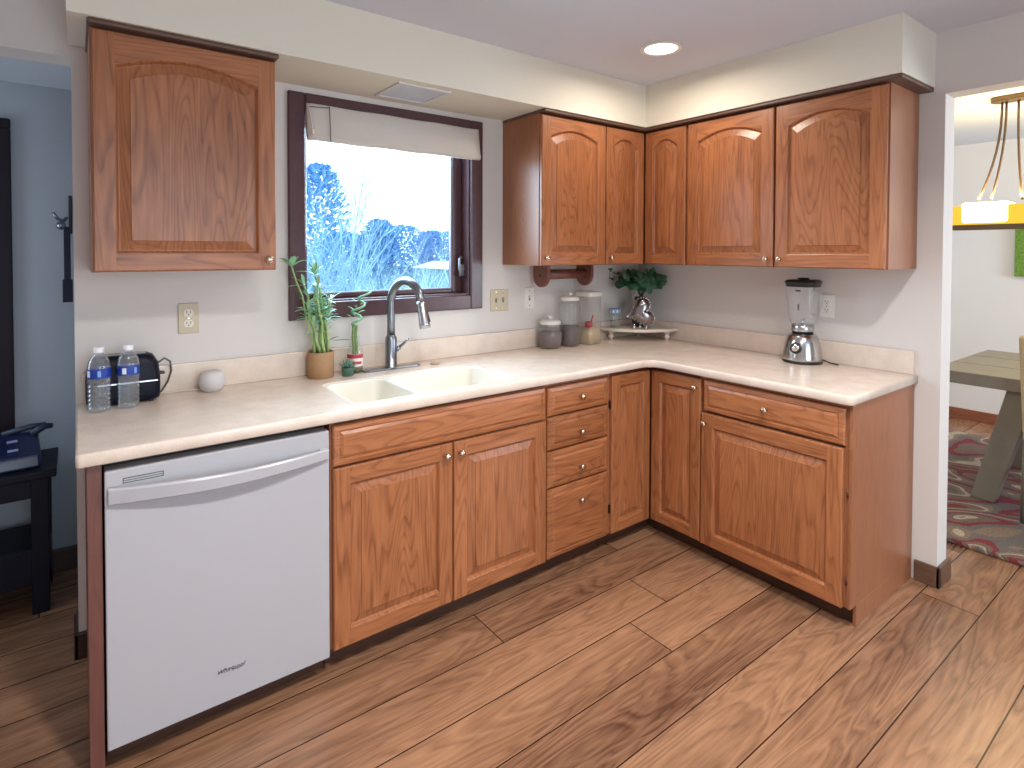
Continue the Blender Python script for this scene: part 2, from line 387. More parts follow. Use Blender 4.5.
for d in ((-4.2, -3.1, -4.8, -4.7, 0, ZC), (-1.3, .9, -4.8, -4.7, 0, ZC), (2.5, 3.3, -4.8, -4.7, 0, ZC), (-3.1, -1.3, -4.8, -4.7, 2.25, ZC), (.9, 2.5, -4.8, -4.7, 2.1, ZC), (.9, 2.5, -4.8, -4.7, 0, .7)): mb.box(*d)
struct(mb.build('wall_south', WALL))
# hall beyond the opening at left
struct(box('wall_hall', (-4.2, -2.6, .74, .86, 0, 2.25), HALLW), 'blue grey hall wall behind the console table', 'wall')
struct(box('wall_hall_side', (-2.7, -2.6, .13, .74, 0, 2.25), HALLW))
struct(box('ceiling_hall', (-4.2, -2.6, .13, .74, 2.14, 2.25), M_plain('hall_ceiling_paint', (196, 204, 210), .85)))
struct(box('baseboard_hall', (-4.2, -2.7, .722, .74, 0, .10), TRIMB, bevel=.004))
mb = MB().box(XL-.012, -2.85, -.014, 0, 0, .09).box(XL-.014, XL, -.014, .13, 0, .09)
struct(mb.build('baseboard_back', TRIMB, bevel=.003), 'dark baseboard at the left end of the back wall', 'baseboard')
mb = MB().box(-.016, 0, YE-.016, -1.575, 0, .088).box(-.016, .131, YE-.016, YE, 0, .088).box(.115, .131, YE, -.2, 0, .088)
struct(mb.build('baseboard_right', M_oak('brown_baseboard', 'y', light=(112, 84, 66), dark=(78, 56, 44)), bevel=.004), 'brown baseboard around the end of the right wall', 'baseboard')
# dining room shell
struct(box('wall_dining', (3.17, 3.3, -4.7, .86, 0, ZC), DINW), 'white far wall of the dining room', 'wall')
struct(box('wall_dining_north', (.115, 3.17, -.2, -.08, 0, ZC), DINW))
struct(box('baseboard_dining', (3.152, 3.17, -4.7, -.2, 0, .09), M_oak('red_brown_baseboard', 'y', light=(150, 92, 68), dark=(110, 62, 44)), bevel=.004), 'reddish brown baseboard of the dining wall', 'baseboard')
# soffit
SD, YS = -.361, -1.618
mb = MB(); poly = [(-2.934, 0), (0, 0), (0, YS), (SD, YS), (SD, SD), (-2.934, SD)]
mb.prism(poly, ZS, ZC); struct(mb.build('soffit', SOFFIT), 'cream soffit box above the wall cabinets', 'soffit')

# ---------------------------------------------------------------- window
win = bpy.data.objects.new('window_1', None); COL.objects.link(win); win.location = (-1.72, 0, WZ0)
struct(win, 'dark framed window over the kitchen sink', 'window')
L = lambda d: (d[0]+1.72, d[1]+1.72, d[2], d[3], d[4]-WZ0, d[5]-WZ0)
def wbox(name, ds, mat, bevel=.003):
    mb = MB()
    for d in ds: mb.box(*L(d))
    return mb.build(name, mat, win, bevel=bevel)
CX0, CX1, CZ0, CZ1 = -2.209, -1.230, 1.132, 2.098
wbox('casing', [(CX0, WX0+.006, -.018, 0, CZ0, CZ1), (WX1-.006, CX1, -.018, 0, CZ0, CZ1), (WX0+.006, WX1-.006, -.018, 0, WZ1-.006, CZ1), (WX0+.006, WX1-.006, -.018, 0, CZ0, WZ0+.006)], WINB, .006)
wbox('jamb', [(WX0, WX0+.014, 0, .13, WZ0, WZ1), (WX1-.014, WX1, 0, .13, WZ0, WZ1), (WX0+.014, WX1-.014, 0, .13, WZ0, WZ0+.014), (WX0+.014, WX1-.014, 0, .13, WZ1-.014, WZ1)], WINB)
sx0, sx1, sz0, sz1 = WX0+.014, WX1-.014, WZ0+.014, WZ1-.014
wbox('sash', [(sx0, sx0+.024, .065, .105, sz0, sz1), (sx1-.056, sx1, .065, .105, sz0, sz1), (sx0+.024, sx1-.056, .065, .105, sz0, sz0+.022), (sx0+.024, sx1-.056, .065, .105, sz1-.05, sz1)], WINB, .006)
sh = wbox('stop_bead', [(sx1-.064, sx1-.056, .072, .078, sz0+.02, sz1-.02), (sx0+.024, sx1-.064, .07, .078, sz0+.022, sz0+.028)], M_plain('bead_sheen', (176, 178, 196), .4), .001)  # pale colour stands in for the reflected line along the sash lip
wbox('pane', [(sx0+.022, sx1-.054, .086, .090, sz0+.02, sz1-.048)], WPANE, 0)
mb = MB().lathe([(.012, 0), (.012, .012)], (sx1-.006+1.72, .045, 1.33-WZ0), 10).tube([(sx1-.014+1.72, .045, 1.40-WZ0), (sx1-.03+1.72, .035, 1.39-WZ0), (sx1-.034+1.72, .03, 1.34-WZ0), (sx1-.026+1.72, .03, 1.30-WZ0)], .007, 8).box(sx1-.024+1.72, sx1-.002+1.72, .035, .055, 1.30-WZ0, 1.36-WZ0)
o = mb.build('latch_handle', M_plain('pewter_latch', (150, 150, 156), .35, metal=.8), win); o['label'] = 'metal sash latch'

# ---------------------------------------------------------------- cabinets
def opening(wd, h, s, ins, rise, rail, n=18):
    x0, x1, z0 = s+ins, wd-s-ins, s+ins; zp = h-rail-ins
    pts = [(x0, z0), (x1, z0)]
    for k in range(n+1):
        u = 1-2*k/n; xx = (x0+x1)/2+u*(x1-x0)/2
        pts.append((xx, zp-rise*(1-math.cos(u*math.pi/2)**.9) if rise else zp))
    return pts
def door(name, wd, h, parent, loc, rz=0, rise=0.0, s=.057, label=None, T=.02):
    """frame-and-raised-panel door; local x to the right, z up, front at y=-T"""
    mb = MB(); rail = s
    A = opening(wd, h, s, 0, rise, rail); n = len(A)
    y0 = -T; c = .004
    def rg(pts, y): return mb.ring([(x, y, z) for x, z in pts])
    # outer shell
    bk = rg([(0,0),(wd,0),(wd,h),(0,h)], 0); o1 = rg([(0,0),(wd,0),(wd,h),(0,h)], y0+c); o2 = rg([(c,c),(wd-c,c),(wd-c,h-c),(c,h-c)], y0)
    mb.bridge(bk, o1, 0); mb.bridge(o1, o2, 0); mb.face(bk, 0)
    # stiles (upright grain) and rails (level grain)
    def quad(pts, mi): mb.face([mb.v((x, y0, z)) for x, z in pts], mi)
    quad([(c,c),(s,c),(s,h-c),(c,h-c)], 0); quad([(wd-s,c),(wd-c,c),(wd-c,h-c),(wd-s,h-c)], 0)
    quad([(s,c),(wd-s,c),(wd-s,s),(s,s)], 1)
    top = A[2:]
    for (xa, za), (xb, zb) in zip(top, top[1:]): quad([(xb, zb), (xa, za), (xa, h-c), (xb, h-c)], 1)
    # profile down to the panel, then the raised field
    O = lambda i_: opening(wd, h, s, i_, rise, rail)
    loops = [(A, y0), (O(.003), y0+.002), (O(.007), y0+.010), (O(.009), y0+.0125), (O(.012), y0+.0125), (O(.040), y0+.004), (O(.0415), y0+.001)]
    rs = [rg(p, y) for p, y in loops]
    for i, (a, b) in enumerate(zip(rs, rs[1:])): mb.bridge(a, b, 2 if i > 2 else 0)
    mb.face(rs[-1], 2)
    o = mb.build(name, [OAK_V, OAK_H, OAK_P], parent, loc=loc, rot=(0,0,rz))
    if label: o['label'] = label
    return o
def slab_front(name, wd, h, parent, loc, T=.02):
    mb = MB()
    def rr(i, y): return mb.ring([(i,y,i),(wd-i,y,i),(wd-i,y,h-i),(i,y,h-i)])
    rs = [rr(0,0), rr(0,-T+.008), rr(.005,-T+.003), rr(.019,-T), rr(.021,-T+.0035), rr(.0245,-T+.0035), rr(.034,-T-.002), rr(.036,-T-.0025)]
    for a, b in zip(rs, rs[1:]): mb.bridge(a, b)
    mb.face(rs[0]); mb.face(rs[-1]); return mb.build(name, [OAK_H], parent, loc=loc)
def knob(parent, loc):
    mb = MB(); mb.lathe([(.008, 0), (.006, -.004), (.005, -.012), (.010, -.016), (.0135, -.021), (.0125, -.026), (.007, -.029), (.002, -.030)], (0,0,0), 16, axis='y')
    return mb.build('knob', KNOBM, parent, loc=loc)
def carcass(parent, x0, x1, front, z0, z1, top=True, side_l=False, side_r=False, back=-.004):
    mb = MB(); t = .016
    mb.box(x0, x0+t, front, back, z0, z1, 1 if side_l else 0).box(x1-t, x1, front, back, z0, z1, 1 if side_r else 0)
    mb.box(x0+t, x1-t, front, back, z0, z0+t, 0).box(x0+t, x1-t, back-.008, back, z0+t, z1, 0).box(x0+t, x1-t, front, front+.018, z0+t, z1-(t if top else 0), 2)
    if top: mb.box(x0+t, x1-t, front, back-.008, z1-t, z1, 0)
    return mb.build('body', [OAK_SIDE, OAK_SIDE, OAK_DARK], parent)
FR = -.606           # base carcass front; doors in front of it reach -.626
BOT = .082
def base_cabinet(name, label, loc, rz, wd, **kw):
    t = thing(name, label, 'cabinet', loc, rz)
    carcass(t, 0, wd, FR, BOT, CB-.002, **kw)
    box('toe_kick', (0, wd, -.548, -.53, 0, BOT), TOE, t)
    return t
# sink base
t = base_cabinet('sink_base_cabinet', 'wide oak base cabinet under the sink with a long false drawer and two doors', (-2.248, 0, 0), 0, .944, top=False)
slab_front('false_drawer_front', .930, .140, t, (.006, FR, .704))
d = door('door', .463, .614, t, (.006, FR, .083)); knob(d, (.463-.034, -.02, .572))
d = door('door', .463, .614, t, (.475, FR, .083)); knob(d, (.024, -.02, .572))
# drawer base
t = base_cabinet('drawer_base_cabinet', 'narrow oak base cabinet with a stack of four drawers', (-1.304, 0, 0), 0, .380)
for z0, z1, kz in ((.086, .391, .226), (.398, .556, .065), (.563, .706, .057), (.713, .838, .065)):
    f = slab_front('drawer', .372, z1-z0, t, (.004, FR, z0)); knob(f, (.186, -.022, kz))
# corner base
t = thing('corner_base_cabinet', 'oak corner base cabinet with a folding pair of narrow doors', 'cabinet', (-.918, 0, 0))
mb = MB(); X0 = .918
mb.box(0, .016, FR, -.004, BOT, CB-.002).box(.016, X0-.004, -.012, -.004, BOT, CB-.002).box(X0-.012, X0-.004, -.916, -.012, BOT, CB-.002).box(X0+FR, X0-.012, -.916, -.90, BOT, CB-.002)
mb.box(.016, X0+FR, FR, FR+.018, BOT, CB-.002, 1).box(X0+FR, X0+FR+.018, -.90, FR+.018, BOT, CB-.002, 1)
mb.prism([(.016, FR+.018), (X0+FR+.018, FR+.018), (X0+FR+.018, -.90), (X0-.012, -.90), (X0-.012, -.012), (.016, -.012)], BOT, BOT+.016)
mb.build('body', [OAK_SIDE, OAK_DARK], t)
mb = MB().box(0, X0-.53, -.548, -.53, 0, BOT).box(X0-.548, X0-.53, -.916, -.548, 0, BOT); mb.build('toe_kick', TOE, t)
d = door('door', .275, .754, t, (.016, FR, .084), s=.05); d['label'] = 'left leaf facing the room'
for z in (.12, .62):
    MB().box(-.007, -.002, -.012, -.004, z-.02, z+.02).build('hinge', BLACKP, d)
d = door('door', .284, .754, t, (X0+FR, -.626-.004, .084), rz=-math.pi/2, s=.05); knob(d, (.262, -.02, .715)); d['label'] = 'right leaf with knob'
# right base, turned to face left (-x): local x runs along -y
RZ = -math.pi/2
t = base_cabinet('end_base_cabinet', 'oak base cabinet with one drawer over one wide door and a plain end panel', (0, -.920, 0), RZ, .632, top=True)
f = slab_front('drawer', .612, .140, t, (.008, FR, .700)); knob(f, (.305, -.022, .070))
d = door('door', .616, .606, t, (.002, FR-.004, .083)); knob(d, (.024, -.02, .562))
mb = MB().box(.632, .644, -.612, -.004, BOT, CB-.002).box(.632, .644, -.56, -.004, 0, BOT); mb.build('end_panel', OAK_SIDE, t, bevel=.001)
for z in (.19, .52): MB().tube([(.630, -.613, z-.016), (.630, -.613, z+.016)], .0035, 8).build('hinge', OAK_DARK, t)
# end panel beside the dishwasher
mb = MB(); prof = [(-.622, 0), (-.004, 0), (-.004, CB-.002), (-.622, CB-.002)]
a = mb.ring([(-2.902, y, z) for y, z in prof]); b = mb.ring([(-2.869, y, z) for y, z in prof]); mb.bridge(a, b); mb.face(a); mb.face(b)
o = mb.build('cabinet_end_panel', M_oak('oak_dark_end', 'z', light=(112, 70, 60), dark=(90, 54, 48)), bevel=.0015)
tag(o, 'upright oak end panel at the left side of the dishwasher', 'panel')

# upper cabinets
UF = -.305
def upper(name, label, loc, rz, wd, doors, rise=.042, side_l=False, side_r=False):
    t = thing(name, label, 'cabinet', loc, rz)
    carcass(t, 0, wd, UF, 0, UT-UB, back=-.002)
    for x0, x1, kx in doors:
        d = door('door', x1-x0, UT-UB-.008, t, (x0, UF, .002), rise=rise)
        if kx is not None: knob(d, (kx-x0, -.02, .036))
    return t
t = upper('wall_cabinet', 'oak wall cabinet left of the window with one arched door', (-2.880, 0, UB), 0, .542, [(.005, .539, .511)])
t = upper('wall_cabinet', 'oak wall cabinet right of the window above the paper towel holder', (-1.092, 0, UB), 0, .455, [(.004, .452, .028)])
# corner upper
t = thing('corner_wall_cabinet', 'oak corner wall cabinet with two narrow arched doors meeting in the corner', 'cabinet', (-.635, 0, UB))
H = UT-UB; X0 = .635; mb = MB()
mb.box(0, .016, UF, -.002, 0, H).box(.016, X0-.002, -.010, -.002, 0, H).box(X0-.010, X0-.002, -.606, -.010, 0, H).box(X0+UF, X0-.010, -.606, -.590, 0, H)
mb.box(.016, X0+UF, UF, UF+.018, 0, H, 1).box(X0+UF, X0+UF+.018, -.590, UF+.018, 0, H, 1)
for z in (0, H-.016): mb.prism([(.016, UF+.018), (X0+UF+.018, UF+.018), (X0+UF+.018, -.590), (X0-.010, -.590), (X0-.010, -.010), (.016, -.010)], z, z+.016)
mb.build('body', [OAK_SIDE, OAK_DARK], t)
d = door('door', .302, H-.008, t, (.003, UF, .002), rise=.044, s=.052); knob(d, (.024, -.02, .036)); d['label'] = 'left leaf with knob'
d = door('door', .271, H-.008, t, (X0+UF, -.325-.003, .002), rz=RZ, rise=.044, s=.052); d['label'] = 'right leaf without a knob'
t = upper('double_wall_cabinet', 'wide oak wall cabinet with two arched doors on the right wall', (0, -.606, UB), RZ, .956, [(.009, .480, .453), (.490, .950, .518)])
# crown strips under the soffit
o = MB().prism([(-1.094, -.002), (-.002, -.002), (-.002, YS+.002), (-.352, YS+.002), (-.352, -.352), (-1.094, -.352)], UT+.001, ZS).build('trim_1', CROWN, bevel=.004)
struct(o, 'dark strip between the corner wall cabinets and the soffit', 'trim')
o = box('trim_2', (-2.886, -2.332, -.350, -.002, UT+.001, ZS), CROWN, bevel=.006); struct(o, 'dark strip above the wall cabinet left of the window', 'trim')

# ---------------------------------------------------------------- countertop, backsplash, sink
def arc(cx, cy, r, a0, a1, n=8): return [(cx+r*math.cos(R(a0+(a1-a0)*k/n)), cy+r*math.sin(R(a0+(a1-a0)*k/n))) for k in range(n+1)]
CE = -.648; YR = -1.576; fr = .07
outline = arc(XL+.012, CE+.012, .012, 180, 270, 4) + arc(CE-fr, CE-fr, fr, 90, 0, 8) + arc(CE+.02, YR+.02, .02, 180, 270, 5) + [(-.002, YR), (-.002, -.002), (XL, -.002)]
outline = [(x, y) for x, y in outline]
SX0, SX1, SY0, SY1 = -2.150, -1.425, -.580, -.215
hole = rrect(SX0, SX1, SY0, SY1, .05)
def inset_outline(d):
    P = outline; n = len(P); out = []
    area2 = sum(P[i][0]*P[(i+1)%n][1]-P[(i+1)%n][0]*P[i][1] for i in range(n)); sg = 1 if area2 > 0 else -1
    for i in range(n):
        p0, p1, p2 = Vector(P[i-1]), Vector(P[i]), Vector(P[(i+1)%n])
        e1 = (p1-p0).normalized(); e2 = (p2-p1).normalized(); n1 = Vector((-e1.y, e1.x))*sg; n2 = Vector((-e2.y, e2.x))*sg
        m = (n1+n2).normalized(); k = max(.3, m.dot(n1)); out.append(tuple(p1+m*(d/k)))
    return out
mb = MB()
holeT = rrect(SX0-.004, SX1+.004, SY0-.004, SY1+.004, .054)
tl = fill_holes(mb, [inset_outline(.007), holeT], CT)
mid = mb.ring([(x, y, CT-.002) for x, y in inset_outline(.002)]); m2 = mb.ring([(x, y, CT-.007) for x, y in outline]); m3 = mb.ring([(x, y, CB+.004) for x, y in outline])
bl = fill_holes(mb, [inset_outline(.004), hole], CB)
for a, b in ((tl[0], mid), (mid, m2), (m2, m3), (m3, bl[0])): mb.bridge(a, b, 0, True)
h1 = mb.ring([(x, y, CT-.005) for x, y in hole]); mb.bridge(tl[1], h1); mb.bridge(h1, bl[1])
ct = mb.build('countertop', COUNTER); tag(ct, 'L shaped beige speckled countertop with rounded edge', 'countertop')
mb = MB().box(-2.905, -.002, -.021, -.002, CT, CT+.103).box(-.021, -.002, YR+.012, -.021, CT, CT+.103)
o = mb.build('backsplash', COUNTER, ct, bevel=.003)
# sink
sk = thing('kitchen_sink', 'cream double bowl sink set into the countertop below the window', 'sink', ((SX0+SX1)/2, (SY0+SY1)/2, CT))
ox, oy, oz = sk.location
mb = MB()
bowls = [(SX0+.012, -1.890, SY0+.012, SY1-.012), (-1.864, SX1-.012, SY0+.012, SY1-.012)]
sh_ = lambda pts: [(x-ox, y-oy) for x, y in pts]
loops = fill_holes(mb, [sh_(rrect(SX0+.0005, SX1-.0005, SY0+.0005, SY1-.0005, .05))]+[sh_(rrect(*b, .045)) for b in bowls], -.006)
sk_out = mb.ring([(x, y, -.034) for x, y in sh_(rrect(SX0+.0005, SX1-.0005, SY0+.0005, SY1-.0005, .05))]); mb.bridge(loops[0], sk_out)
for bw, top in zip(bowls, loops[1:]):
    prev = top
    for ins, z in ((.003, -.008), (.006, -.014), (.014, -.12), (.020, -.150), (.034, -.165), (.060, -.170)):
        r_ = mb.ring([(x, y, z) for x, y in sh_(rrect(bw[0]+ins, bw[1]-ins, bw[2]+ins, bw[3]-ins, max(.02, .045-ins*.3)))]); mb.bridge(prev, r_, 0, True); prev = r_
    mb.face(prev)
mb.build('bowls', CREAM, sk, recalc=False)
for bw in bowls:
    cx, cy = (bw[0]+bw[1])/2-ox, (bw[2]+bw[3])/2-oy
    MB().lathe([(.05, -.1695), (.05, -.166), (.042, -.165), (.036, -.169), (.006, -.169), (.004, -.160), (.001, -.159)], (cx, cy, 0), 20).build('drain', STEEL, sk)
o = MB().lathe([(.022, 0), (.022, .003), (.018, .006), (.001, .007)], (0,0,0), 20).build('hole_cover', M_plain('tan_cap', (170, 140, 110), .4), loc=(-1.575, -.125, CT)); tag(o, 'small round cover plug on the counter right of the faucet', 'plug')

# ---------------------------------------------------------------- dishwasher
dw = thing('dishwasher', 'white built in dishwasher with a curved bar handle', 'dishwasher', (-2.868, 0, 0)); W_ = .614
mb = MB().box(.004, W_-.004, -.575, -.03, .10, .838); mb.build('tub', M_plain('dark_tub', (40, 38, 38), .6), dw)
mb = MB(); n = 24
def dpanel(z0, z1, y): mb.box(.004, W_-.004, y, -.576, z0, z1)
dpanel(.074, .834, -.632)
pan = mb.build('door', WHITEAPP, dw, bevel=.004, seg=3)
# curved handle: ends on the door, belly pulls out and dips
n = 40; mb = MB(); prev = None; prof = [(0, -.019), (-.009, -.021), (-.012, -.018), (-.013, .014), (-.010, .019), (-.004, .020)]
for k in range(n+1):
    u = k/n; x = .012+u*(W_-.022); bow = math.sin(math.pi*u); zc = .770-.008*u-.006*bow
    out = -.634-.034*bow
    ring_ = []
    for dy, dz in prof: ring_.append(mb.v((x, out+dy, zc+dz*(1.1-.25*u))))
    if prev: mb.bridge(prev, ring_, 0, False)
    else: mb.face(ring_)
    prev = ring_
mb.face(prev)
mb.build('handle', WHITEAPP, dw)
for u in (.03, .97):
    x = .012+u*(W_-.022); box('handle_mount', (x-.012, x+.012, -.640, -.630, .752, .782), WHITEAPP, dw, bevel=.003)
mb = MB(); x0, x1, z0, z1 = .045, .140, .797, .808
for d in ((x0, x1, -.6335, -.6315, z0-.0015, z0), (x0, x1, -.6335, -.6315, z1, z1+.0015), (x0, x0+.0015, -.6335, -.6315, z0, z1), (x1-.0015, x1, -.6335, -.6315, z0, z1), (x0, x1, -.6335, -.6315, z0+.005, z0+.006)): mb.box(*d)
o = mb.build('vent_slot', M_plain('dark_slot', (50, 50, 56), .5), dw); o['label'] = 'narrow outlined vent'
MB().lathe([(.003, -.6335), (.003, -.6315)], (W_-.045, 0, .772), 10, axis='y').build('status_light', M_plain('status_dot', (40, 60, 90), .4), dw)
LOGOM = M_plain('logo_grey', (96, 96, 104), .35, metal=.4)
tx = bpy.data.curves.new('logo_text', 'FONT'); tx.body = 'Whirlpool'; tx.size = .0185; tx.shear = .3; tx.extrude = .0006; tx.align_x = 'CENTER'
tmp = bpy.data.objects.new('logo_text', tx); me = bpy.data.meshes.new_from_object(tmp); bpy.data.objects.remove(tmp); me.materials.clear(); me.materials.append(LOGOM)
lo = bpy.data.objects.new('logo', me); COL.objects.link(lo); lo.parent = dw; lo.location = (.308, -.6328, .166); lo.rotation_euler = (R(90), 0, 0)
mb = MB().tube([(.278+t*.0085, -.6330, .170+.007*math.sin(t*.8)) for t in range(0, 8)], .0006, 5); o = mb.build('logo_swoosh', LOGOM, dw); o['label'] = 'swoosh around the logo'
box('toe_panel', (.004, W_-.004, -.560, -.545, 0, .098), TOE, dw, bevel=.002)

# ---------------------------------------------------------------- faucet
fc = thing('kitchen_faucet', 'brushed steel gooseneck pull down faucet behind the sink', 'faucet', (-1.787, -.10, CT))
mb = MB(); pl = rrect(-.135, .142, -.027, .027, .026, 6); a = mb.ring([(x, y, .0) for x, y in pl]); b = mb.ring([(x, y, .005) for x, y in pl]); c_ = mb.ring([(x*.985, y*.9, .008) for x, y in pl]); mb.bridge(a, b); mb.bridge(b, c_); mb.face(c_); mb.face(a)
mb.build('base_plate', DSTEEL, fc)
MB().lathe([(.029, .008), (.029, .012), (.0265, .014), (.0265, .135), (.024, .146), (.019, .150), (.019, .156)], (0,0,0), 24).build('body', DSTEEL, fc)
mb = MB(); ax = Vector((.18, -.98, 0)).normalized(); pts = [Vector((0,0,.155)), Vector((0,0,.22)), Vector((0,0,.30))]
for k in range(1, 15): 
    t = R(180-k*12.3); pts.append(ax*(.108+.108*math.cos(t))+Vector((0,0,.30+.102*math.sin(t))))
mb.tube(pts, .0178, 14); mb.build('spout', DSTEEL, fc)
e = pts[-1]; dirv = (pts[-1]-pts[-2]).normalized()
mb = MB(); q = [e+dirv*s_ for s_ in (-.004, .01, .055, .095, .112)]; mb.tube(q, [.018, .020, .021, .0235, .0225], 16); spray = mb.build('spray_head', STEEL, fc)
MB().tube([e+dirv*.04+Vector((.017, -.006, 0)), e+dirv*.085+Vector((.021, -.010, 0))], .005, 8).build('spray_button', BLACKP, spray)
MB().tube([(.018, -.010, .085), (.034, -.020, .098)], .011, 12).tube([(.030, -.016, .096), (.050, -.032, .116), (.066, -.044, .138)], [.006, .0062, .005], 10).build('lever', DSTEEL, fc)

# ---------------------------------------------------------------- left end of the counter: bottles, toaster, speaker
def water_bottle(label, loc, rz):
    t = thing('water_bottle', label, 'bottle', loc, rz, 'water bottles on the counter')
    prof = [(.024, .0), (.030, .003)]
    for k in range(6): z = .012+k*.0145; prof += [(.0325, z), (.0296, z+.006), (.0290, z+.009), (.0325, z+.0125)]
    prof += [(.0312, .104), (.0322, .108), (.0322, .146), (.0318, .150), (.0290, .165), (.0205, .182), (.0135, .190), (.0125, .196)]
    body = MB().lathe(prof, (0,0,0), 28).build('bottle_body', PET, t)
    MB().lathe([(.0325, .112), (.0328, .114), (.0328, .142), (.0325, .144)], (0,0,0), 28, cap=False).build('paper_label', BLUEL, t)
    for a0, wd, c in ((200, 22, (226, 230, 240)), (262, 16, (120, 160, 220))):
        mb = MB(); r0 = [[], []]
        for k in range(7):
            an = R(a0+wd*k/6); 
            for j, z in enumerate((.118, .138)): r0[j].append(mb.v((.0331*math.cos(an), .0331*math.sin(an), z)))
        mb.bridge(r0[0], r0[1], 0, True, close=False); o = mb.build('label_mark', M_plain('label_mark', c, .5), t)
    MB().lathe([(.0140, .194), (.0150, .196), (.0150, .210), (.0135, .2125), (.001, .213)], (0,0,0), 24).build('cap', M_plain('white_cap', (236, 236, 240), .4), t)
    return t
water_bottle('clear water bottle nearest the left end of the counter', (-2.862, -.172, CT), 0)
water_bottle('clear water bottle standing second from the counter end, just right of the other', (-2.781, -.168, CT), R(35))
tt = thing('toaster', 'dark toaster behind the two water bottles', 'toaster', (-2.790, -.0775, CT))
mb = MB(); rs = []
for ins, z in ((.010, .006), (.002, .012), (.0, .03), (.0, .09), (.006, .135), (.020, .160), (.036, .168)):
    rs.append(mb.ring([(x, y, z) for x, y in rrect(-.108+ins*1.0, .108-ins*1.0, -.054+ins*.55, .054-ins*.55, .03, 6)]))
for a, b in zip(rs, rs[1:]): mb.bridge(a, b, 0, True)
mb.face(rs[0]); mb.face(rs[-1]); mb.build('shell', NAVYP, tt)
box('bread_slot', (-.065, .065, -.018, -.004, .166, .1695), M_plain('slot_steel', (150, 150, 155), .3, metal=1), tt); box('bread_slot', (-.065, .065, .004, .018, .166, .1695), bpy.data.materials['slot_steel'], tt)
box('lever', (.106, .124, -.010, .010, .085, .095), BLACKP, tt, bevel=.002)
box('chrome_band', (-.075, .098, -.0556, -.0535, .072, .077), CHROME, tt)
for sx in (-.08, .08): 
    for sy in (-.035, .035): MB().lathe([(.008, 0), (.008, .008)], (sx, sy, 0), 10).build('foot', BLACKP, tt)
MB().tube([(.104, .03, .12), (.128, .036, .135), (.146, .04, .12), (.150, .042, .085), (.138, .044, .045), (.118, .046, .012), (.10, .048, .004)], .0035, 8).build('power_cord', M_plain('grey_cord', (86, 84, 84), .5), tt)
sp = thing('smart_speaker', 'round light grey fabric smart speaker against the backsplash', 'speaker', (-2.513, -.085, CT))
MB().lathe([(.020, .0), (.030, .003), (.040, .014), (.0465, .032), (.0465, .046), (.043, .062), (.036, .072), (.030, .0755), (.002, .077)], (0,0,0), 32).build('fabric_body', M_plain('speaker_fabric', (206, 202, 200), .9, bump=.5, bscale=500), sp)
MB().lathe([(.026, -.0), (.026, .002)], (0,0,.0), 24).build('base', M_plain('speaker_base', (186, 184, 182), .5), sp)
MB().tube([(-.030, .020, .006), (-.06, .045, .004), (-.11, .052, .0035), (-.15, .045, .0035)], .0025, 7).build('power_cord', WHITEP, sp)

# ---------------------------------------------------------------- plants by the window
random.seed(11)
pt = thing('bamboo_pot', 'lucky bamboo in a round tan pot at the left of the window', 'plant', (-2.100, -.084, CT))
MB().lathe([(.050, 0), (.053, .002), (.054, .108), (.052, .110), (.049, .108), (.048, .090)], (0,0,0), 32).build('pot', CORK, pt)
MB().lathe([(.0475, .090), (.0475, .098), (.03, .104), (.001, .106)], (0,0,0), 20).build('soil', SOIL, pt)
stalk_tips = []
for i in range(9):
    a = i*2.4; r0 = .012+.022*(i % 3)/2; x, y = r0*math.cos(a), r0*math.sin(a)*.9
    lean = Vector((random.uniform(-.05, .05), random.uniform(-.03, .02), 0)); h = random.uniform(.18, .34)
    if i == 0: lean = Vector((-.085, .0, 0)); h = .37; x = -.03
    pts = [Vector((x, y, .095))+lean*(k/6)**1.4+Vector((.006*math.sin(k*2+i), .004*math.cos(k*1.7+i), h*k/6)) for k in range(7)]
    rad = [(.0062 if i else .0045)*(1-.35*k/6)*(1.14 if k % 2 else 1) for k in range(7)]
    MB().tube(pts, rad, 8).build('stalk', STALK, pt)
    stalk_tips.append((pts, i))
for pts, i in stalk_tips:
    mb = MB()
    for q in range(18 if i else 7):
        k = random.choice((3, 4, 5, 6, 6)) if i else 6; a = random.uniform(0, 6.28) if i else (q*1.25+2.2)
        el = random.uniform(.2, 1.3); L_ = random.uniform(.05, .095) if i else .085
        dirn = Vector((math.cos(a)*math.cos(el), math.sin(a)*math.cos(el)*.75-.12, math.sin(el)))
        mb.leaf(pts[k], dirn, L_, L_*.17 if i else L_*.30, droop=.35)
    mb.build('leaves', LEAF, pt)
mb = MB().leaf((.045, -.02, .150), (1, -.25, .1), .085, .02, droop=.1).leaf((.03, -.01, .15), (.9, .1, .5), .06, .015); mb.build('leaves', M_leaf('dull_leaf', (90, 118, 92), (126, 150, 118)), pt)
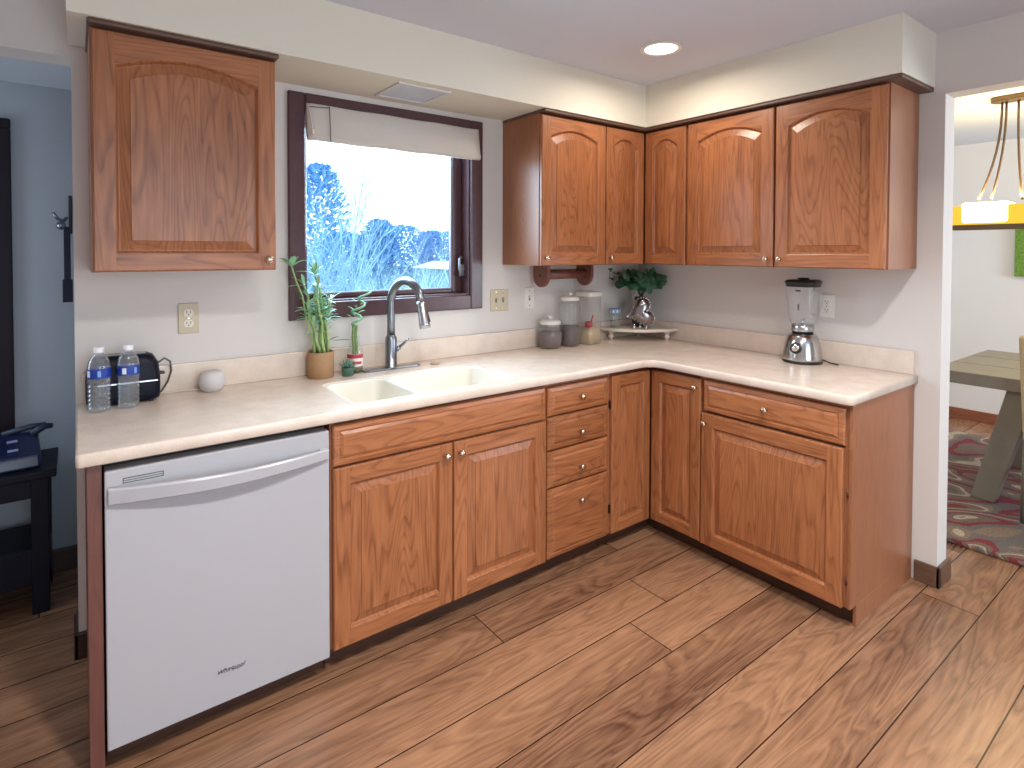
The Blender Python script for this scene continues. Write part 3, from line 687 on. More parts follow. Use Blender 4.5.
# bottle vase with spiral bamboo
gb = thing('glass_bottle_vase', 'clear glass bottle with a red and white label beside the tan pot', 'bottle', (-1.947, -.078, CT))
MB().lathe([(.030, 0), (.0335, .004), (.0335, .085), (.032, .100), (.022, .125), (.0175, .138), (.0175, .150), (.0195, .152), (.0195, .158)], (0,0,0), 28).build('glass_body', GLASS, gb)
MB().lathe([(.031, .003), (.032, .005), (.032, .055), (.0315, .060), (.001, .061)], (0,0,0), 24).build('water', M_clear('murky_water', (226, 230, 216), haze=.12, haze_col=(90, 94, 80)), gb)
def band(parent, name, r, z0, z1, a0, a1, mat, n=16):
    mb = MB(); A = [mb.v((r*math.cos(R(a0+(a1-a0)*k/n)), r*math.sin(R(a0+(a1-a0)*k/n)), z0)) for k in range(n+1)]; B = [mb.v((r*math.cos(R(a0+(a1-a0)*k/n)), r*math.sin(R(a0+(a1-a0)*k/n)), z1)) for k in range(n+1)]
    mb.bridge(A, B, 0, True, close=False); return mb.build(name, mat, parent)
lb = band(gb, 'paper_label', .0339, .030, .084, 170, 330, M_plain('label_cream', (226, 214, 208), .6))
band(lb, 'red_stripe', .0342, .066, .083, 172, 328, M_plain('label_red', (178, 52, 62), .6)); band(lb, 'red_stripe', .0342, .040, .052, 225, 300, bpy.data.materials['label_red'])
sb = thing('spiral_bamboo', 'curly lucky bamboo stalk growing from the clear glass bottle', 'plant', (-1.947, -.078, CT+.064))
for i, (dx, dy) in enumerate(((-.007, 0), (.007, .004))):
    pts = [(dx+.002*math.sin(k), dy, .0+.142*k/7) for k in range(8)]; MB().tube(pts, [.0062*(1.12 if k % 2 else 1) for k in range(8)], 8).build('stalk', M_leaf('old_stalk', (92, 122, 74), (140, 160, 100)), sb)
pts = []
for k in range(34):
    u = k/33; a = u*2*math.pi*2.6+2.2; r = .026*(1-.25*u)*min(1, u*6+.15)
    pts.append((r*math.cos(a)+.052*u*u, r*math.sin(a)-.01*u, .140+.150*u))
MB().tube(pts, [.0060-.0022*k/33 for k in range(34)], 8).build('spiral_stalk', M_leaf('spiral_green', (88, 150, 104), (150, 200, 150)), sb)
mb = MB()
for q in range(9):
    a = q*2.1; z = .16+.012*q; mb.leaf((.012*math.cos(a)+.03*(q/9)**2, .012*math.sin(a), z), (math.cos(a), math.sin(a)*.6-.2, .6), .040, .011, droop=.3)
mb.build('leaves', LEAF, sb)
sc = thing('succulent_pot', 'tiny spiky succulent in a green pot in front of the glass bottle', 'plant', (-1.999, -.127, CT))
MB().lathe([(.020, 0), (.023, .002), (.0255, .030), (.0262, .036), (.0235, .036), (.0225, .030)], (0,0,0), 24).build('pot', GREENC, sc)
MB().lathe([(.0225, .026), (.0225, .032), (.001, .034)], (0,0,0), 16).build('soil', SOIL, sc)
mb = MB()
for q in range(26):
    a = q*2.4; el = .25+1.15*(q/26); L_ = .045-.012*(q/26); d_ = Vector((math.cos(a)*math.cos(el), math.sin(a)*math.cos(el), math.sin(el)))
    b0 = Vector((0,0,.032)); mb.tube([b0+d_*.004, b0+d_*L_*.5, b0+d_*L_+Vector((0,0,.006))], [.0035, .0038, .0006], 5)
mb.build('spiky_leaves', SUCC, sc)

# ---------------------------------------------------------------- canisters
def jar_lid(t, r, z, knob_h=.02):
    lid = MB().lathe([(r*.98, z), (r*1.04, z+.002), (r*1.04, z+.018), (r*.9, z+.024), (r*.35, z+.029), (.001, z+.030)], (0,0,0), 28).build('lid', WHITEP, t)
    MB().lathe([(.010, z+.028), (.009, z+.034), (.015, z+.040), (.014, z+.046), (.001, z+.049)], (0,0,0), 18).build('lid_knob', WHITEP, lid)
COFFEE = M_grain('dark_coffee_grounds', ((128, 108, 104), (92, 76, 74)), 160); COFFEE2 = M_grain('dark_beans', ((116, 100, 94), (76, 64, 60)), 110)
jr = thing('glass_jar', 'short rounded glass jar of dark grounds with a white lid', 'jar', (-.832, -.095, CT), 0, 'canisters in the corner')
MB().lathe([(.050, 0), (.057, .004), (.065, .045), (.067, .082), (.062, .115), (.054, .132)], (0,0,0), 32).build('glass_body', JARG, jr)
MB().lathe([(.049, .004), (.054, .006), (.062, .04), (.064, .072), (.0625, .088), (.001, .090)], (0,0,0), 28).build('contents', COFFEE, jr); jar_lid(jr, .056, .132)
jr = thing('glass_jar', 'tall round glass jar half full of dark beans behind the short jar', 'jar', (-.690, -.098, CT), 0, 'canisters in the corner')
MB().lathe([(.050, 0), (.054, .004), (.060, .12), (.061, .225), (.057, .250), (.052, .256)], (0,0,0), 32).build('glass_body', JARG, jr)
MB().lathe([(.0495, .004), (.053, .006), (.0575, .112), (.001, .114)], (0,0,0), 28).build('contents', COFFEE2, jr); jar_lid(jr, .053, .256)
jr = thing('square_canister', 'tall square clear canister of pale oats with a white lid', 'canister', (-.548, -.108, CT), R(8), 'canisters in the corner')
def sq_tube(mb, hw, z0, z1, r=.014):
    rs = [mb.ring([(x, y, z) for x, y in rrect(-hw, hw, -hw, hw, r)]) for z in (z0, z1)]; mb.bridge(rs[0], rs[1], 0, True); mb.face(rs[0][::-1]); return rs
mb = MB(); sq_tube(mb, .054, 0, .276); mb.build('clear_body', JARG, jr)
mb = MB(); rs = sq_tube(mb, .051, .004, .076); t2 = mb.ring([(x*.6+.01, y*.6, .102) for x, y in rrect(-.051, .051, -.051, .051, .014)]); mb.bridge(rs[1], t2, 0, True); mb.face(t2); mb.build('oats', M_grain('pale_oats', ((242, 226, 192), (214, 190, 150)), 170), jr)
mb = MB(); rs = [mb.ring([(x, y, z) for x, y in rrect(-h_, h_, -h_, h_, .016)]) for h_, z in ((.055, .276), (.058, .278), (.058, .298), (.052, .304))]
for a, b in zip(rs, rs[1:]): mb.bridge(a, b, 0, True)
mb.face(rs[0]); mb.face(rs[-1]); mb.build('lid', WHITEP, jr)
MB().lathe([(.004, 0), (.019, .004), (.024, .018), (.021, .034), (.018, .032), (.004, .008)], (-.028, -.022, .098), 18, cap=False).tube([(-.012, -.022, .118), (.010, -.018, .150), (.018, -.016, .165)], .005, 8).build('red_scoop', REDM, jr)

# ---------------------------------------------------------------- corner shelf and what stands on it
WHITEW = M_plain('white_painted_wood', (222, 210, 196), .45)
cs = thing('corner_shelf', 'low white quarter round corner shelf on three turned legs', 'shelf', (-.024, -.024, CT))
mb = MB(); Rr = .352; poly = [(0, 0)] + [(-Rr*math.cos(R(a)), -.318*math.sin(R(a))) for a in range(0, 91, 5)]
mb.prism(poly, .055, .072); mb.build('board', WHITEW, cs, bevel=.005)
for x, y in ((-.030, -.030), (-.300, -.052), (-.052, -.272)):
    MB().lathe([(.013, .055), (.020, .050), (.021, .044), (.014, .038), (.011, .032), (.018, .024), (.019, .016), (.011, .010), (.009, .003), (.011, 0)], (x, y, 0), 16).build('leg', WHITEW, cs)
SH = CT+.072
hd = thing('heart_ornament', 'shiny silver heart shaped ornament on the corner shelf', 'ornament', (-.235, -.225, SH), R(-48))
mb = MB()
hp = []
for k in range(40):
    t = 2*math.pi*k/40; x = 16*math.sin(t)**3; z = 13*math.cos(t)-5*math.cos(2*t)-2*math.cos(3*t)-math.cos(4*t); hp.append((x/16, z/16))
tilt = Matrix.Rotation(R(72), 3, 'Y')
def heart(sc_, y, zc=.098):
    o_ = []
    for x, z in hp:
        v = tilt @ Vector((x*sc_, y, (z+.1)*sc_)); o_.append((v.x, v.y, v.z+zc))
    return o_
rs = [mb.ring(heart(s_*1.16, y)) for s_, y in ((.054, .012), (.068, .010), (.072, .0), (.070, -.012), (.056, -.024), (.034, -.030), (.012, -.032))]
for a, b in zip(rs, rs[1:]): mb.bridge(a, b, 0, True)
mb.face(rs[0]); mb.face(rs[-1]); mb.build('heart_body', M_plain('dark_silver', (150, 146, 148), .16, metal=1), hd)
bd = MB()
for x, y, z in heart(.0735*1.16, -.006): bd.lathe([(.0005, -.0055), (.004, -.004), (.0056, 0), (.004, .004), (.0005, .0055)], (x, y, z), 8)
bd.build('beaded_rim', CHROME, hd)
for x, y in ((-.035, -.014), (.035, -.014), (0, .022)):
    MB().lathe([(.0005, 0), (.007, .002), (.010, .009), (.007, .016), (.005, .020), (.005, .032)], (x, y, 0), 12).build('ball_foot', CHROME, hd)
tb = thing('drinking_glass', 'small clear drinking glass with a blue and white rim band on the corner shelf', 'glass', (-.318, -.098, SH))
MB().lathe([(.022, 0), (.026, .003), (.030, .06), (.034, .118), (.032, .118), (.028, .06), (.023, .008), (.001, .007)], (0,0,0), 24).build('glass_body', GLASS, tb)
band(tb, 'rim_band', .0345, .088, .117, 0, 360, M_plain('blue_band', (112, 150, 196), .5), 28)
for k in range(9): band(tb, 'white_motif', .0350, .095, .110, k*40, k*40+18, WHITEP, 4)
iv = thing('ivy_plant', 'dark green leafy ivy in a dark vase behind the silver heart', 'plant', (-.130, -.135, SH))
MB().lathe([(.035, 0), (.045, .004), (.055, .06), (.045, .12), (.034, .16), (.038, .185), (.034, .185)], (0,0,0), 24).build('vase', M_plain('smoky_vase', (70, 72, 76), .2), iv)
random.seed(5)
tips = []
for i in range(9):
    a = i*.75; Lr = random.uniform(.09, .17); pts = []
    for k in range(6):
        u = k/5; pts.append((Lr*u*math.cos(a)*1.0, Lr*u*math.sin(a)*.8-.01, min(.385, .17+.19*math.sin(min(1.5, u*1.9))-.06*u*u)))
    tips.append(pts)
# vines: one to the left with a bud, one to the right
tips += [[(0,0,.18), (-.05,.0,.26), (-.10,.01,.30), (-.18,.02,.325), (-.25,.02,.345), (-.262,.015,.300)]]
for i, pts in enumerate(tips):
    pts = [(min(x, .085), min(y, .09), z) for x, y, z in pts]; tips[i] = pts
    MB().tube(pts, .0022, 6).build('stem', M_plain('ivy_stem', (70, 74, 52), .7), iv)
def ivy_leaf(mb, p, d, L_):
    p = Vector(p); d = Vector(d).normalized(); n_ = Vector((random.uniform(-.5, -.1), random.uniform(-1, -.4), random.uniform(.1, .8))).normalized(); s_ = d.cross(n_).normalized(); n_ = s_.cross(d)
    shape = [(0, 0), (-.10, .30), (.10, .62), (.32, .50), (.55, .40), (.80, .22), (1.0, 0)]
    ctr = [mb.v(p+d*L_*x+n_*L_*(.06 if 0 < x < 1 else 0)) for x in (.0, .35, .7, 1.0)]
    for sg in (1, -1):
        e_ = [mb.v(p+d*L_*x+s_*sg*L_*y-n_*L_*.05) for x, y in shape[1:-1]]
        mb.face([ctr[0], e_[0], e_[1], ctr[1]], 0, True); mb.face([ctr[1], e_[1], e_[2], e_[3], ctr[2]], 0, True); mb.face([ctr[2], e_[3], e_[4], ctr[3]], 0, True)
for i, pts in enumerate(tips):
    mb = MB(); cnt = 15 if i < 9 else 2
    for q in range(cnt):
        k = random.randint(2, 5) if i < 9 else 4+q; p = Vector(pts[k])+Vector((random.uniform(-.03, .03), random.uniform(-.03, .01), random.uniform(-.045, .02)))
        p.z = min(p.z, .37); L_ = random.uniform(.036, .060) if i < 9 else .024
        p.x = min(p.x, .06); p.y = min(p.y, .07)
        ivy_leaf(mb, p, (random.uniform(-1, 1), random.uniform(-.8, .1), random.uniform(-.8, .25)), L_)
    mb.build('leaves', IVY, iv)

# ---------------------------------------------------------------- paper towel holder under the cabinet
ph = thing('paper_towel_holder', 'brown wooden paper towel holder hung under the wall cabinet', 'holder', (-.742, -.105, UB))
HW = M_oak('stained_holder_wood', 'x', light=(126, 78, 66), dark=(92, 54, 46))
for x in (-.172, .152):
    mb = MB(); poly = [(-.062, 0), (-.062, -.062)] + [(.062*math.cos(R(a)), -.062+.062*math.sin(R(a))) for a in range(180, 361, 12)] + [(.062, 0)]
    a = mb.ring([(x, y, z) for y, z in poly]); b = mb.ring([(x+.020, y, z) for y, z in poly]); mb.bridge(a, b); mb.face(a); mb.face(b)
    e_ = mb.build('end_bracket', HW, ph, bevel=.003)
    MB().lathe([(.008, x-.001), (.008, x+.021)], (0, 0, -.060), 12, axis='x').build('axle_hole', BLACKP, e_)
MB().lathe([(.027, -.152), (.027, .152)], (0, 0, -.055), 20, axis='x').build('roller', HW, ph)

# ---------------------------------------------------------------- blender
bl = thing('blender', 'steel blender with a clear jar and black lid on the right counter', 'blender', (-.111, -1.128, CT), R(-84))
MB().lathe([(.086, 0), (.088, .003), (.088, .012), (.084, .014)], (0,0,0), 36).build('foot_ring', BLACKP, bl)
MB().lathe([(.088, .014), (.088, .022), (.083, .06), (.075, .100), (.066, .128), (.056, .138), (.046, .140)], (0,0,0), 40).build('base', M_plain('polished_steel', (196, 194, 192), .2, metal=1), bl)
dz = MB(); dz.lathe([(.026, 0), (.027, -.006), (.022, -.010), (.001, -.011)], (0,0,0), 24, axis='y'); dial = dz.build('dial', BLACKP, bl, loc=(0, -.0765, .075), rot=(R(-14), 0, 0))
MB().lathe([(.017, -.010), (.017, -.016), (.014, -.019), (.001, -.020)], (0,0,0), 20, axis='y').build('dial_cap', CHROME, dial)
box('dial_mark', (-.004, .004, -.0215, -.019, .003, .012), BLACKP, dial)
MB().lathe([(.046, .140), (.046, .148), (.050, .150)], (0,0,0), 30).build('drive_collar', BLACKP, bl)
MB().lathe([(.049, .150), (.051, .153), (.051, .180), (.047, .184)], (0,0,0), 30).build('jar_ring', STEEL, bl)
jar = MB()
def rsq(hw, z, sq):  # rounded-square section that blends from circle
    o_ = []
    for k in range(32):
        t = 2*math.pi*k/32; cx, cy = math.cos(t), math.sin(t); m_ = max(abs(cx), abs(cy)); f_ = (1-sq)+sq*min(1/m_, 1.22); o_.append((hw*cx*f_, hw*cy*f_, z))
    return o_
rs = [jar.ring(rsq(h_, z, q_)) for h_, z, q_ in ((.046, .182, 0), (.055, .196, .2), (.060, .24, .6), (.064, .32, .8), (.066, .372, .8))]
for a, b in zip(rs, rs[1:]): jar.bridge(a, b, 0, True)
jg = jar.build('jar', M_clear('blender_glass', (250, 250, 250), haze=.10, edge=3.0), bl)
MB().tube([(.030, .050, .350), (.048, .078, .345), (.052, .086, .32), (.050, .082, .27), (.044, .068, .235), (.030, .042, .228)], .008, 10).build('jar_handle', jg.data.materials[0], bl)
mb = MB(); rs = [mb.ring(rsq(h_, z, .8)) for h_, z in ((.066, .366), (.068, .368), (.068, .380), (.072, .384), (.072, .392), (.062, .400))]
for a, b in zip(rs, rs[1:]): mb.bridge(a, b, 0, True)
mb.face(rs[0]); mb.face(rs[-1]); lid = mb.build('lid', BLACKP, bl)
MB().lathe([(.026, .400), (.026, .406), (.022, .409), (.001, .410)], (0,0,0), 20).build('lid_cap', BLACKP, lid)
mb = MB()
for a in (0, 90, 180, 270): mb.leaf((0, 0, .198), (math.cos(R(a)), math.sin(R(a)), .5 if a % 180 else -.1), .030, .010, droop=0)
mb.lathe([(.008, .184), (.008, .198), (.004, .202)], (0,0,0), 12); mb.build('blades', STEEL, bl)
box('measure_mark', (-.004, .004, -.0575, -.0562, .255, .285), M_plain('dark_print', (70, 66, 64), .6), bl)
box('measure_mark', (-.010, .012, -.066, -.0645, .345, .353), bpy.data.materials['dark_print'], bl)
MB().tube([(.05, .066, .02), (.075, .060, .012), (.11, .05, .004), (.15, .03, .004)], .003, 7).build('power_cord', BLACKP, bl)

# ---------------------------------------------------------------- wall plates
DARKS = M_plain('socket_slot', (50, 44, 40), .6)
def outlet(label, loc, rz, mat, face):
    t = thing('wall_outlet', label, 'outlet', loc, rz)
    box('plate', (-.035, .035, -.006, 0, -.058, .058), mat, t, bevel=.003)
    for z in (.020, -.020):
        mb = MB(); pl = [(.0165*math.cos(R(a)), max(-.0135, min(.0135, .0165*math.sin(R(a))))) for a in range(0, 360, 15)]
        a = mb.ring([(x, -.006, y+z) for x, y in pl]); b = mb.ring([(x, -.0085, y+z) for x, y in pl]); mb.bridge(a, b); mb.face(b); mb.face(a); s_ = mb.build('socket', face, t)
        mb = MB().box(-.0075, -.0052, -.0092, -.008, z-.001, z+.008).box(.0052, .0075, -.0092, -.008, z-.001, z+.008).lathe([(.0026, -.0092), (.0026, -.008)], (0, 0, z-.007), 10, axis='y'); mb.build('slots', DARKS, s_)
    MB().lathe([(.003, -.0075), (.003, -.006)], (0,0,0), 10, axis='y').build('screw', KNOBM, t)
    return t
IV = M_plain('ivory_socket', (224, 216, 200), .4)
outlet('tan double outlet on the wall under the left wall cabinet', (-2.578, 0, 1.169), 0, ALMOND, IV)
outlet('white double outlet on the right wall behind the blender', (0, -1.192, 1.166), RZ, WHITEP, WHITEP)
def switch_plate(label, loc, n_, mat):
    t = thing('light_switch', label, 'switch', loc); hw = .035 if n_ == 1 else .060
    box('plate', (-hw, hw, -.006, 0, -.058, .058), mat, t, bevel=.003)
    for i in range(n_):
        x = 0 if n_ == 1 else (-.023+.046*i)
        box('toggle_slot', (x-.0055, x+.0055, -.0068, -.0055, -.013, .013), M_plain('slot_tan', (120, 108, 90), .6), t)  # darker tan rectangle around the toggle
        MB().obox((x, -.011, .003), (.007, .014, .010), (R(25), 0, 0)).build('toggle', mat, t, bevel=.001)
        for z in (.042, -.042): MB().lathe([(.003, -.0072), (.003, -.006)], (x, 0, z), 10, axis='y').build('screw', KNOBM, t)
switch_plate('tan two gang switch plate right of the window', (-1.113, 0, 1.168), 2, ALMOND)
switch_plate('white single switch plate below the paper towel holder', (-.908, 0, 1.170), 1, WHITEP)

# ---------------------------------------------------------------- ceiling lamp, vent, shade
cl = thing('recessed_downlight', 'round lit recessed downlight in the kitchen ceiling', 'ceiling light', (-.781, -.797, ZC))
MB().lathe([(.073, -.0005), (.095, -.0005), (.096, -.004), (.088, -.008), (.075, -.006), (.072, -.002)], (0,0,0), 40, cap=False).build('trim_ring', WHITEP, cl)
MB().lathe([(.001, -.0075), (.045, -.0070), (.070, -.0045), (.073, -.001)], (0,0,0), 40, cap=False).build('lens', M_plain('lit_lens', (255, 250, 240), .5, emis=(255, 244, 226), estr=6), cl)
vt = thing('soffit_vent', 'square pale vent cover under the soffit above the window', 'vent', (-1.725, -.19, ZS))
mb = MB(); 
for d in ((-.125, .125, -.125, -.105, -.008, 0), (-.125, .125, .105, .125, -.008, 0), (-.125, -.105, -.105, .105, -.008, 0), (.105, .125, -.105, .105, -.008, 0)): mb.box(*d)
mb.build('frame', M_plain('vent_grey', (214, 212, 214), .5), vt, bevel=.002)
for d in range(14): box('louver', (-.105, .105, -.105+.015*d, -.105+.015*d+.012, -.005, -.001), M_plain('vent_louver', (206, 210, 218), .5) if d == 0 else bpy.data.materials['vent_louver'], vt)
rs_ = thing('roman_shade', 'raised cream fabric shade at the top of the window', 'blind', (-1.712, -.03, 2.045))
mb = MB(); prof = [(-.004, .006), (-.010, .000), (-.016, -.06), (-.022, -.115), (-.030, -.135), (-.026, -.150), (-.012, -.152), (-.004, -.135), (.0, -.06), (.002, .004)]
rws = []
for k in range(25):
    x = -.428+k*.871/24; wv = .0025*math.sin(k*1.1)+.0015*math.sin(k*2.7); rws.append(mb.ring([(x, y+wv*(1 if y < -.008 else 0), z+.0015*math.sin(k*.8)) for y, z in prof]))
for a, b in zip(rws, rws[1:]): mb.bridge(a, b, 0, True)
mb.face(rws[0]); mb.face(rws[-1]); mb.build('fabric', FABRIC, rs_)
MB().tube([(-.335, -.022, .0), (-.335, -.028, -.06), (-.335, -.036, -.15)], .0022, 6).tube([(-.42, -.02, -.012), (-.335, -.02, -.006)], .002, 6).build('cord', M_plain('grey_string', (110, 110, 120), .7), rs_)
MB().tube([(-.424, -.022, -.005), (-.415, -.026, -.06), (-.410, -.030, -.11)], .0015, 6).lathe([(.001, -.128), (.006, -.124), (.007, -.112), (.002, -.108)], (-.410, -.032, 0), 10).build('pull_cord', WHITEP, rs_)

# ---------------------------------------------------------------- hall: picture, console table, case, wall hook
pf = thing('picture_frame', 'tall dark framed picture on the hall wall at the left edge', 'picture', (-3.42, .74, .60))
mb = MB()
for d in ((-.30, .285, -.025, 0, .02, .06), (-.30, .285, -.025, 0, 1.34, 1.38), (-.30, -.24, -.025, 0, .06, 1.34), (.225, .285, -.025, 0, .06, 1.34)): mb.box(*d)
mb.build('frame', M_plain('black_brown_frame', (26, 18, 28), .5, spec=.2), pf, bevel=.004)
box('canvas', (-.24, .225, -.012, -.002, .06, 1.34), M_plain('dim_picture', (34, 26, 38), .6, var=.3, bscale=5, spec=.2), pf)
DKW = M_plain('black_blue_wood', (12, 13, 28), .45, spec=.2)
tn = thing('console_table', 'low black console table with a lower shelf in the hall', 'table', (-3.42, .54, 0))
box('tabletop', (-.52, .430, -.16, .16, .535, .565), DKW, tn, bevel=.004)
box('apron', (-.50, .405, -.14, -.12, .46, .535), DKW, tn)
for sx in (-.50, .350):
    for sy in (-.145, .095): box('leg', (sx, sx+.055, sy, sy+.05, 0, .535), DKW, tn, bevel=.003)
box('lower_shelf', (-.50, .405, -.14, .14, .12, .26), DKW, tn, bevel=.003)
hb = thing('dark_case', 'dark blue glossy case with rows of pale marks on the console table', 'case', (-3.26, .51, .565), R(6))
mb = MB(); prof = [(-.10, 0), (.10, 0), (.10, .10), (.06, .115), (-.09, .055)]
a = mb.ring([(-.30, y, z) for y, z in prof]); b = mb.ring([(.215, y, z) for y, z in prof]); mb.bridge(a, b); mb.face(a); mb.face(b); mb.build('shell', M_plain('navy_gloss', (22, 30, 62), .25), hb, bevel=.012, seg=3)
mb = MB()
for r_ in range(2):
    for k in range(7): mb.obox((-.20+.055*k, -.055+.055*r_, .074+.022*r_), (.032, .012, .004), (R(22), 0, 0))
mb.build('pale_marks', M_plain('pale_key', (128, 140, 180), .5), hb)
MB().tube([(.19, .04, .105), (.235, .05, .128), (.262, .05, .125)], [.016, .014, .010], 8).tube([(.10, .06, .116), (.19, .06, .132), (.24, .06, .13)], .012, 8).build('flap', M_plain('dark_teal_flap', (34, 48, 66), .5), hb)
hk = thing('wall_hook', 'black wall hook with a dark strap at the corner of the hall', 'hook', (-2.962, .74, 1.40))
box('back_plate', (.018, .030, -.012, 0, .10, .27), BLACKP, hk, bevel=.003)
MB().tube([(.010, -.01, .17), (.0, -.05, .155), (-.02, -.07, .165), (-.035, -.075, .19)], .007, 8).lathe([(.001, -.02), (.014, -.012), (.018, 0), (.014, .012), (.001, .02)], (-.008, -.055, .135), 14).build('hook', DSTEEL, hk)
mb = MB().box(.000, .024, -.06, -.048, -.18, .13); mb.box(-.006, .030, -.064, -.046, -.20, -.10); mb.build('strap', M_plain('navy_strap', (24, 28, 48), .7), hk, bevel=.003)

# ---------------------------------------------------------------- dining room
tg = thing('dining_table', 'grey washed dining table with thick top and slanted legs', 'table', (1.635, -2.25, .0225))
box('tabletop', (-.535, .535, -.95, .95, .658, .728), TABLEW, tg, bevel=.004)
for k in (-.18, .18): box('plank_seam', (k-.002, k+.002, -.948, .948, .7275, .7288), M_plain('seam_dark', (78, 70, 60), .7), tg)
for sx in (-1, 1):
    for sy in (-1, 1):
        mb = MB(); x0 = sx*.40; a = mb.ring([(x0-.05, sy*.73-.055, 0), (x0+.05, sy*.73-.055, 0), (x0+.05, sy*.73+.055, 0), (x0-.05, sy*.73+.055, 0)]); b = mb.ring([(x0*1.1-.05, sy*.56-.06, .658), (x0*1.1+.05, sy*.56-.06, .658), (x0*1.1+.05, sy*.56+.06, .658), (x0*1.1-.05, sy*.56+.06, .658)])
        mb.bridge(a, b); mb.face(a); mb.face(b); mb.build('leg', TABLEW, tg, bevel=.004)
box('stretcher', (-.38, .38, -.03, .03, .618, .658), TABLEW, tg)
dc = thing('dining_chair', 'beige upholstered dining chair tucked at the table, at the right edge', 'chair', (1.20, -1.95, .0225))
MB().box(-.20, .25, -.225, .225, .42, .49).build('seat', BEIGEF, dc, bevel=.02, seg=3)
mb = MB(); a = mb.ring([(-.20, -.225, .46), (-.14, -.225, .46), (-.14, .225, .46), (-.20, .225, .46)]); b = mb.ring([(-.27, -.235, .975), (-.22, -.235, .985), (-.22, .235, .985), (-.27, .235, .975)]); mb.bridge(a, b); mb.face(a); mb.face(b); mb.build('backrest', BEIGEF, dc, bevel=.015, seg=3)
for sx in (-.18, .20):
    for sy in (-.20, .20): MB().tube([(sx, sy, .43), (sx*1.08, sy*1.05, .0)], [.024, .018], 8).build('leg', M_plain('grey_leg', (112, 106, 92), .5), dc)
box('rail', (-.17, .19, .185, .205, .20, .225), M_plain('dark_rail', (36, 32, 34), .5), dc)
rg = box('rug', (.50, 2.62, -3.6, -.78, .001, .022), M_rug(), bevel=.006); tag(rg, 'patterned rug of red, grey and cream swirls under the dining table', 'rug')
ch = thing('linear_chandelier', 'lit linear chandelier with amber glass shade over the dining table', 'chandelier', (1.5, -1.95, ZC))
BRZ = M_plain('bronze_metal', (112, 92, 74), .35, metal=.7)
mb = MB(); pl = rrect(-.06, .06, -.36, .50, .058, 8); a = mb.ring([(x, y, 0) for x, y in pl]); b = mb.ring([(x, y, -.030) for x, y in pl]); mb.bridge(a, b); mb.face(a); mb.face(b); mb.build('canopy', BRZ, ch, bevel=.006)
for y0, y1 in ((.445, .556), (.425, .492), (.37, .345), (.05, -.02), (-.01, -.11), (.10, .08)):
    pts = [(0, y0+(y1-y0)*(u/8)**2.2, -.03-.585*u/8) for u in range(9)]; MB().tube(pts, .0065, 8).build('rod', BRZ, ch)
AMB = M_plain('lit_amber_glass', (120, 84, 30), .4, emis=(255, 212, 60), estr=.9); HOT = M_plain('lit_white_glass', (255, 250, 235), .4, emis=(255, 240, 200), estr=7)
box('glass_shade', (-.075, .075, -.66, .682, -.757, -.640), AMB, ch, bevel=.006)
for y0, y1 in ((.385, .62), (-.10, .18), (-.60, -.36)): box('lit_glass', (-.080, .080, y0, y1, -.752, -.622), HOT, ch, bevel=.02)
mb = MB().box(-.080, -.066, -.68, .70, -.785, -.757).box(.066, .080, -.68, .70, -.785, -.757).box(-.066, .066, .686, .70, -.785, -.757).box(-.066, .066, -.68, -.666, -.785, -.757); mb.build('bottom_bar', BRZ, ch)
lp = area('chandelier_lamp', (1.5, -1.85, ZC-.60), (1.5, -1.85, ZC), 25, (1, .74, .25), .12, 1.1)
lp2 = area('chandelier_lamp_down', (1.5, -1.9, ZC-.80), (1.5, -1.9, 0), 5, (1, .80, .38), .12, 1.1)
pa = thing('wall_art', 'green leafy canvas on the dining room wall at the right edge', 'picture', (3.17, -1.62, 1.24))
box('canvas', (-.035, 0, -.40, .385, 0, .425), M_leaf('green_canvas', (40, 90, 24), (140, 180, 70), .7), pa, bevel=.003)
box('stretcher_edge', (-.030, -.001, -.404, .389, -.004, .0), WHITEP, pa)

# ---------------------------------------------------------------- outside
struct(box('ground_outside', (-40, 60, .9, 90, -1.05, -1.0), M_plain('winter_lawn', (150, 150, 120), .95, var=.3, bscale=2)), 'pale winter lawn outside', 'ground')
TWIG = M_plain('blue_cast_twigs', (140, 178, 205), .9, var=.3, bscale=6); TWIG2 = M_plain('pale_twigs', (170, 205, 215), .9, var=.3, bscale=6)  # blue cast of the outdoor light is put into the twig colour
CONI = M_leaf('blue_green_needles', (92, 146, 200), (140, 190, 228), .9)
def bare_tree(label, loc, h, spread, seed, mat, n0=9, name='bare_shrub', lean=(0, 0), r0=.016):
    rnd = random.Random(seed); t = thing(name, label, 'shrub', loc, 0, 'bare shrubs outside the window'); mb = MB()
    def grow(p, d, L_, r, depth):
        pts = [p]; q = p.copy(); dd = d.copy()
        for k in range(4):
            dd = (dd+Vector((rnd.uniform(-.18, .18), rnd.uniform(-.18, .18), rnd.uniform(-.05, .16)))).normalized(); q = q+dd*L_/4; pts.append(q.copy())
        mb.tube(pts, [r*(1-.6*k/4) for k in range(5)], 4 if depth else 5, cap=False)
        if depth < 3:
            for k in range(rnd.randint(3, 5) if depth < 2 else 4):
                i = rnd.randint(1, 4); nd = (dd+Vector((rnd.uniform(-.9, .9), rnd.uniform(-.9, .9), rnd.uniform(-.1, .7)))).normalized(); grow(pts[i], nd, L_*rnd.uniform(.45, .65), r*.55, depth+1)
    for k in range(n0):
        a = rnd.uniform(0, 6.28); d = Vector((math.cos(a)*spread+lean[0], math.sin(a)*spread+lean[1], 1)).normalized(); grow(Vector((math.cos(a)*.12, math.sin(a)*.12, 0)), d, h*rnd.uniform(.40, .62), r0, 0)
    mb.build('branches', mat, t, recalc=False); return t
bare_tree('tall bare shrub seen at the left side of the window', (-.66, 4.3, -1), 3.9, .16, 3, TWIG, 13)
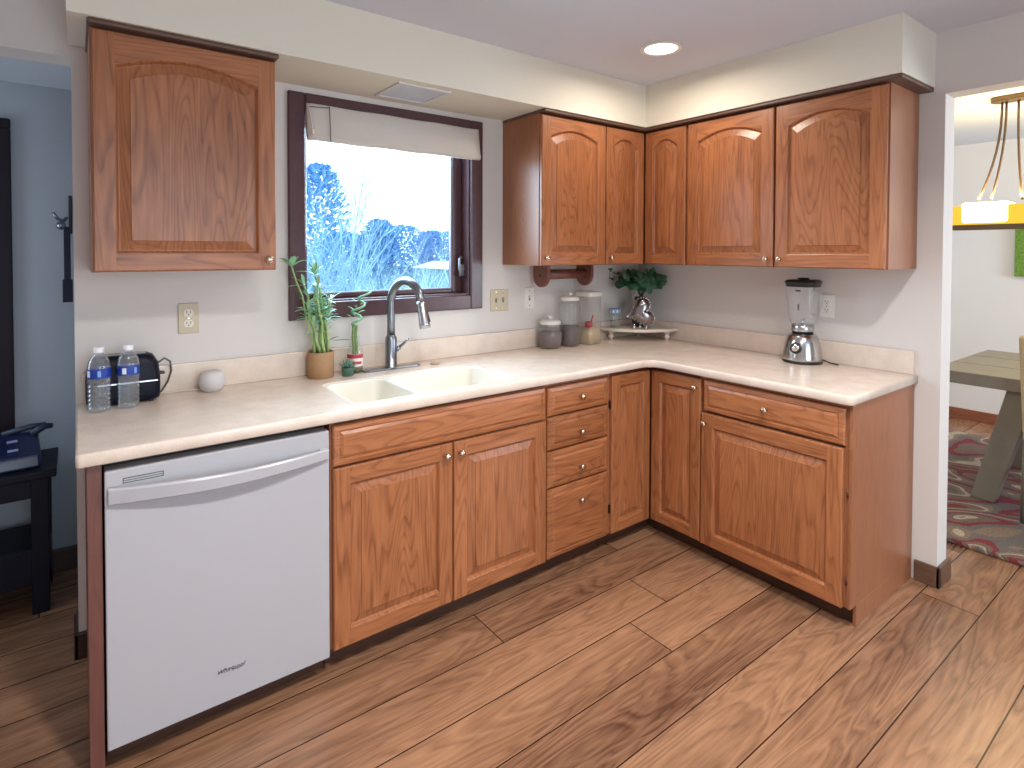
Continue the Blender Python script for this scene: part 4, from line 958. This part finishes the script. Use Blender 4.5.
bare_tree('arching pale bare shrub nearest the house at the left', (-.62, 2.7, -1), 2.1, .5, 9, TWIG2, 12, lean=(.2, 0), r0=.008)
bare_tree('broad pale bare shrub in the middle of the window view', (1.77, 6.6, -1), 2.8, .5, 21, TWIG2, 14, r0=.010)
bare_tree('bare shrub behind the others near the right window edge', (3.75, 8.5, -1), 2.8, .5, 33, TWIG, 12, r0=.011)
bare_tree('low bare shrub filling the gap below the tree line', (2.93, 10.6, -1), 2.8, .6, 41, TWIG2, 14, r0=.012)
def conifer(label, loc, h, r, seed):
    rnd = random.Random(seed); t = thing('distant_tree', label, 'tree', loc, 0, 'distant trees beyond the garden')
    MB().tube([(0,0,0), (0,0,h*.5)], [.2, .1], 8).build('trunk', TWIG, t); mb = MB()
    for k in range(3400):
        u = rnd.random()**.8; z = h*(.12+.88*u); rr = r*math.sqrt(max(0, 1-((u-.35)/.66)**2))*rnd.uniform(.35, 1.05); a = rnd.uniform(0, 6.28)
        c = Vector((rr*math.cos(a), rr*math.sin(a), z)); s_ = rnd.uniform(.09, .2)
        d = Vector((math.cos(a)*.8, math.sin(a)*.8, rnd.uniform(.1, 1))).normalized(); mb.leaf(c, d, s_*1.6, s_*.8, droop=.1, n=2)
    mb.build('crown', CONI, t, recalc=False)
for i, (lab, x, y, h, r) in enumerate((('dense distant tree rising highest at far left of the view', 4.3, 19, 5.6, 1.25), ('distant rounded tree just right of the highest one', 7.5, 25, 3.3, 2.0), ('distant pointed tree at the centre of the window view', 7.4, 20.5, 3.7, 1.1),
        ('distant low tree right of the centre of the window view', 13.07, 30, 3.99, 2.4), ('distant rounded tree behind the neighbour roof', 11.57, 23.5, 3.41, 1.4), ('distant low tree at the right side of the window view', 20.46, 36, 3.96, 3.0), ('distant low tree at the far right, partly behind the sash', 11.65, 20, 3.26, 1.1))):
    conifer(lab, (x, y, -1), h, r, 50+i)
hs = thing('neighbour_house', 'low pale roofed house among the trees outside', 'house', (9.6, 15.0, -1))
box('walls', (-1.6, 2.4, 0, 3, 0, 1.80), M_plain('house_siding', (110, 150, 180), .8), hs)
mb = MB(); a = mb.ring([(-1.9, -.3, 1.80), (-1.9, 1.5, 2.08), (-1.9, 3.3, 1.80)]); b = mb.ring([(2.7, -.3, 1.80), (2.7, 1.5, 2.08), (2.7, 3.3, 1.80)]); mb.bridge(a, b); mb.face(a); mb.face(b); mb.build('roof', M_plain('pale_roof', (210, 214, 214), .8), hs)
box('house_window', (-.5, .3, -.02, 0, .8, 1.4), M_plain('house_glass', (60, 70, 84), .2), hs)
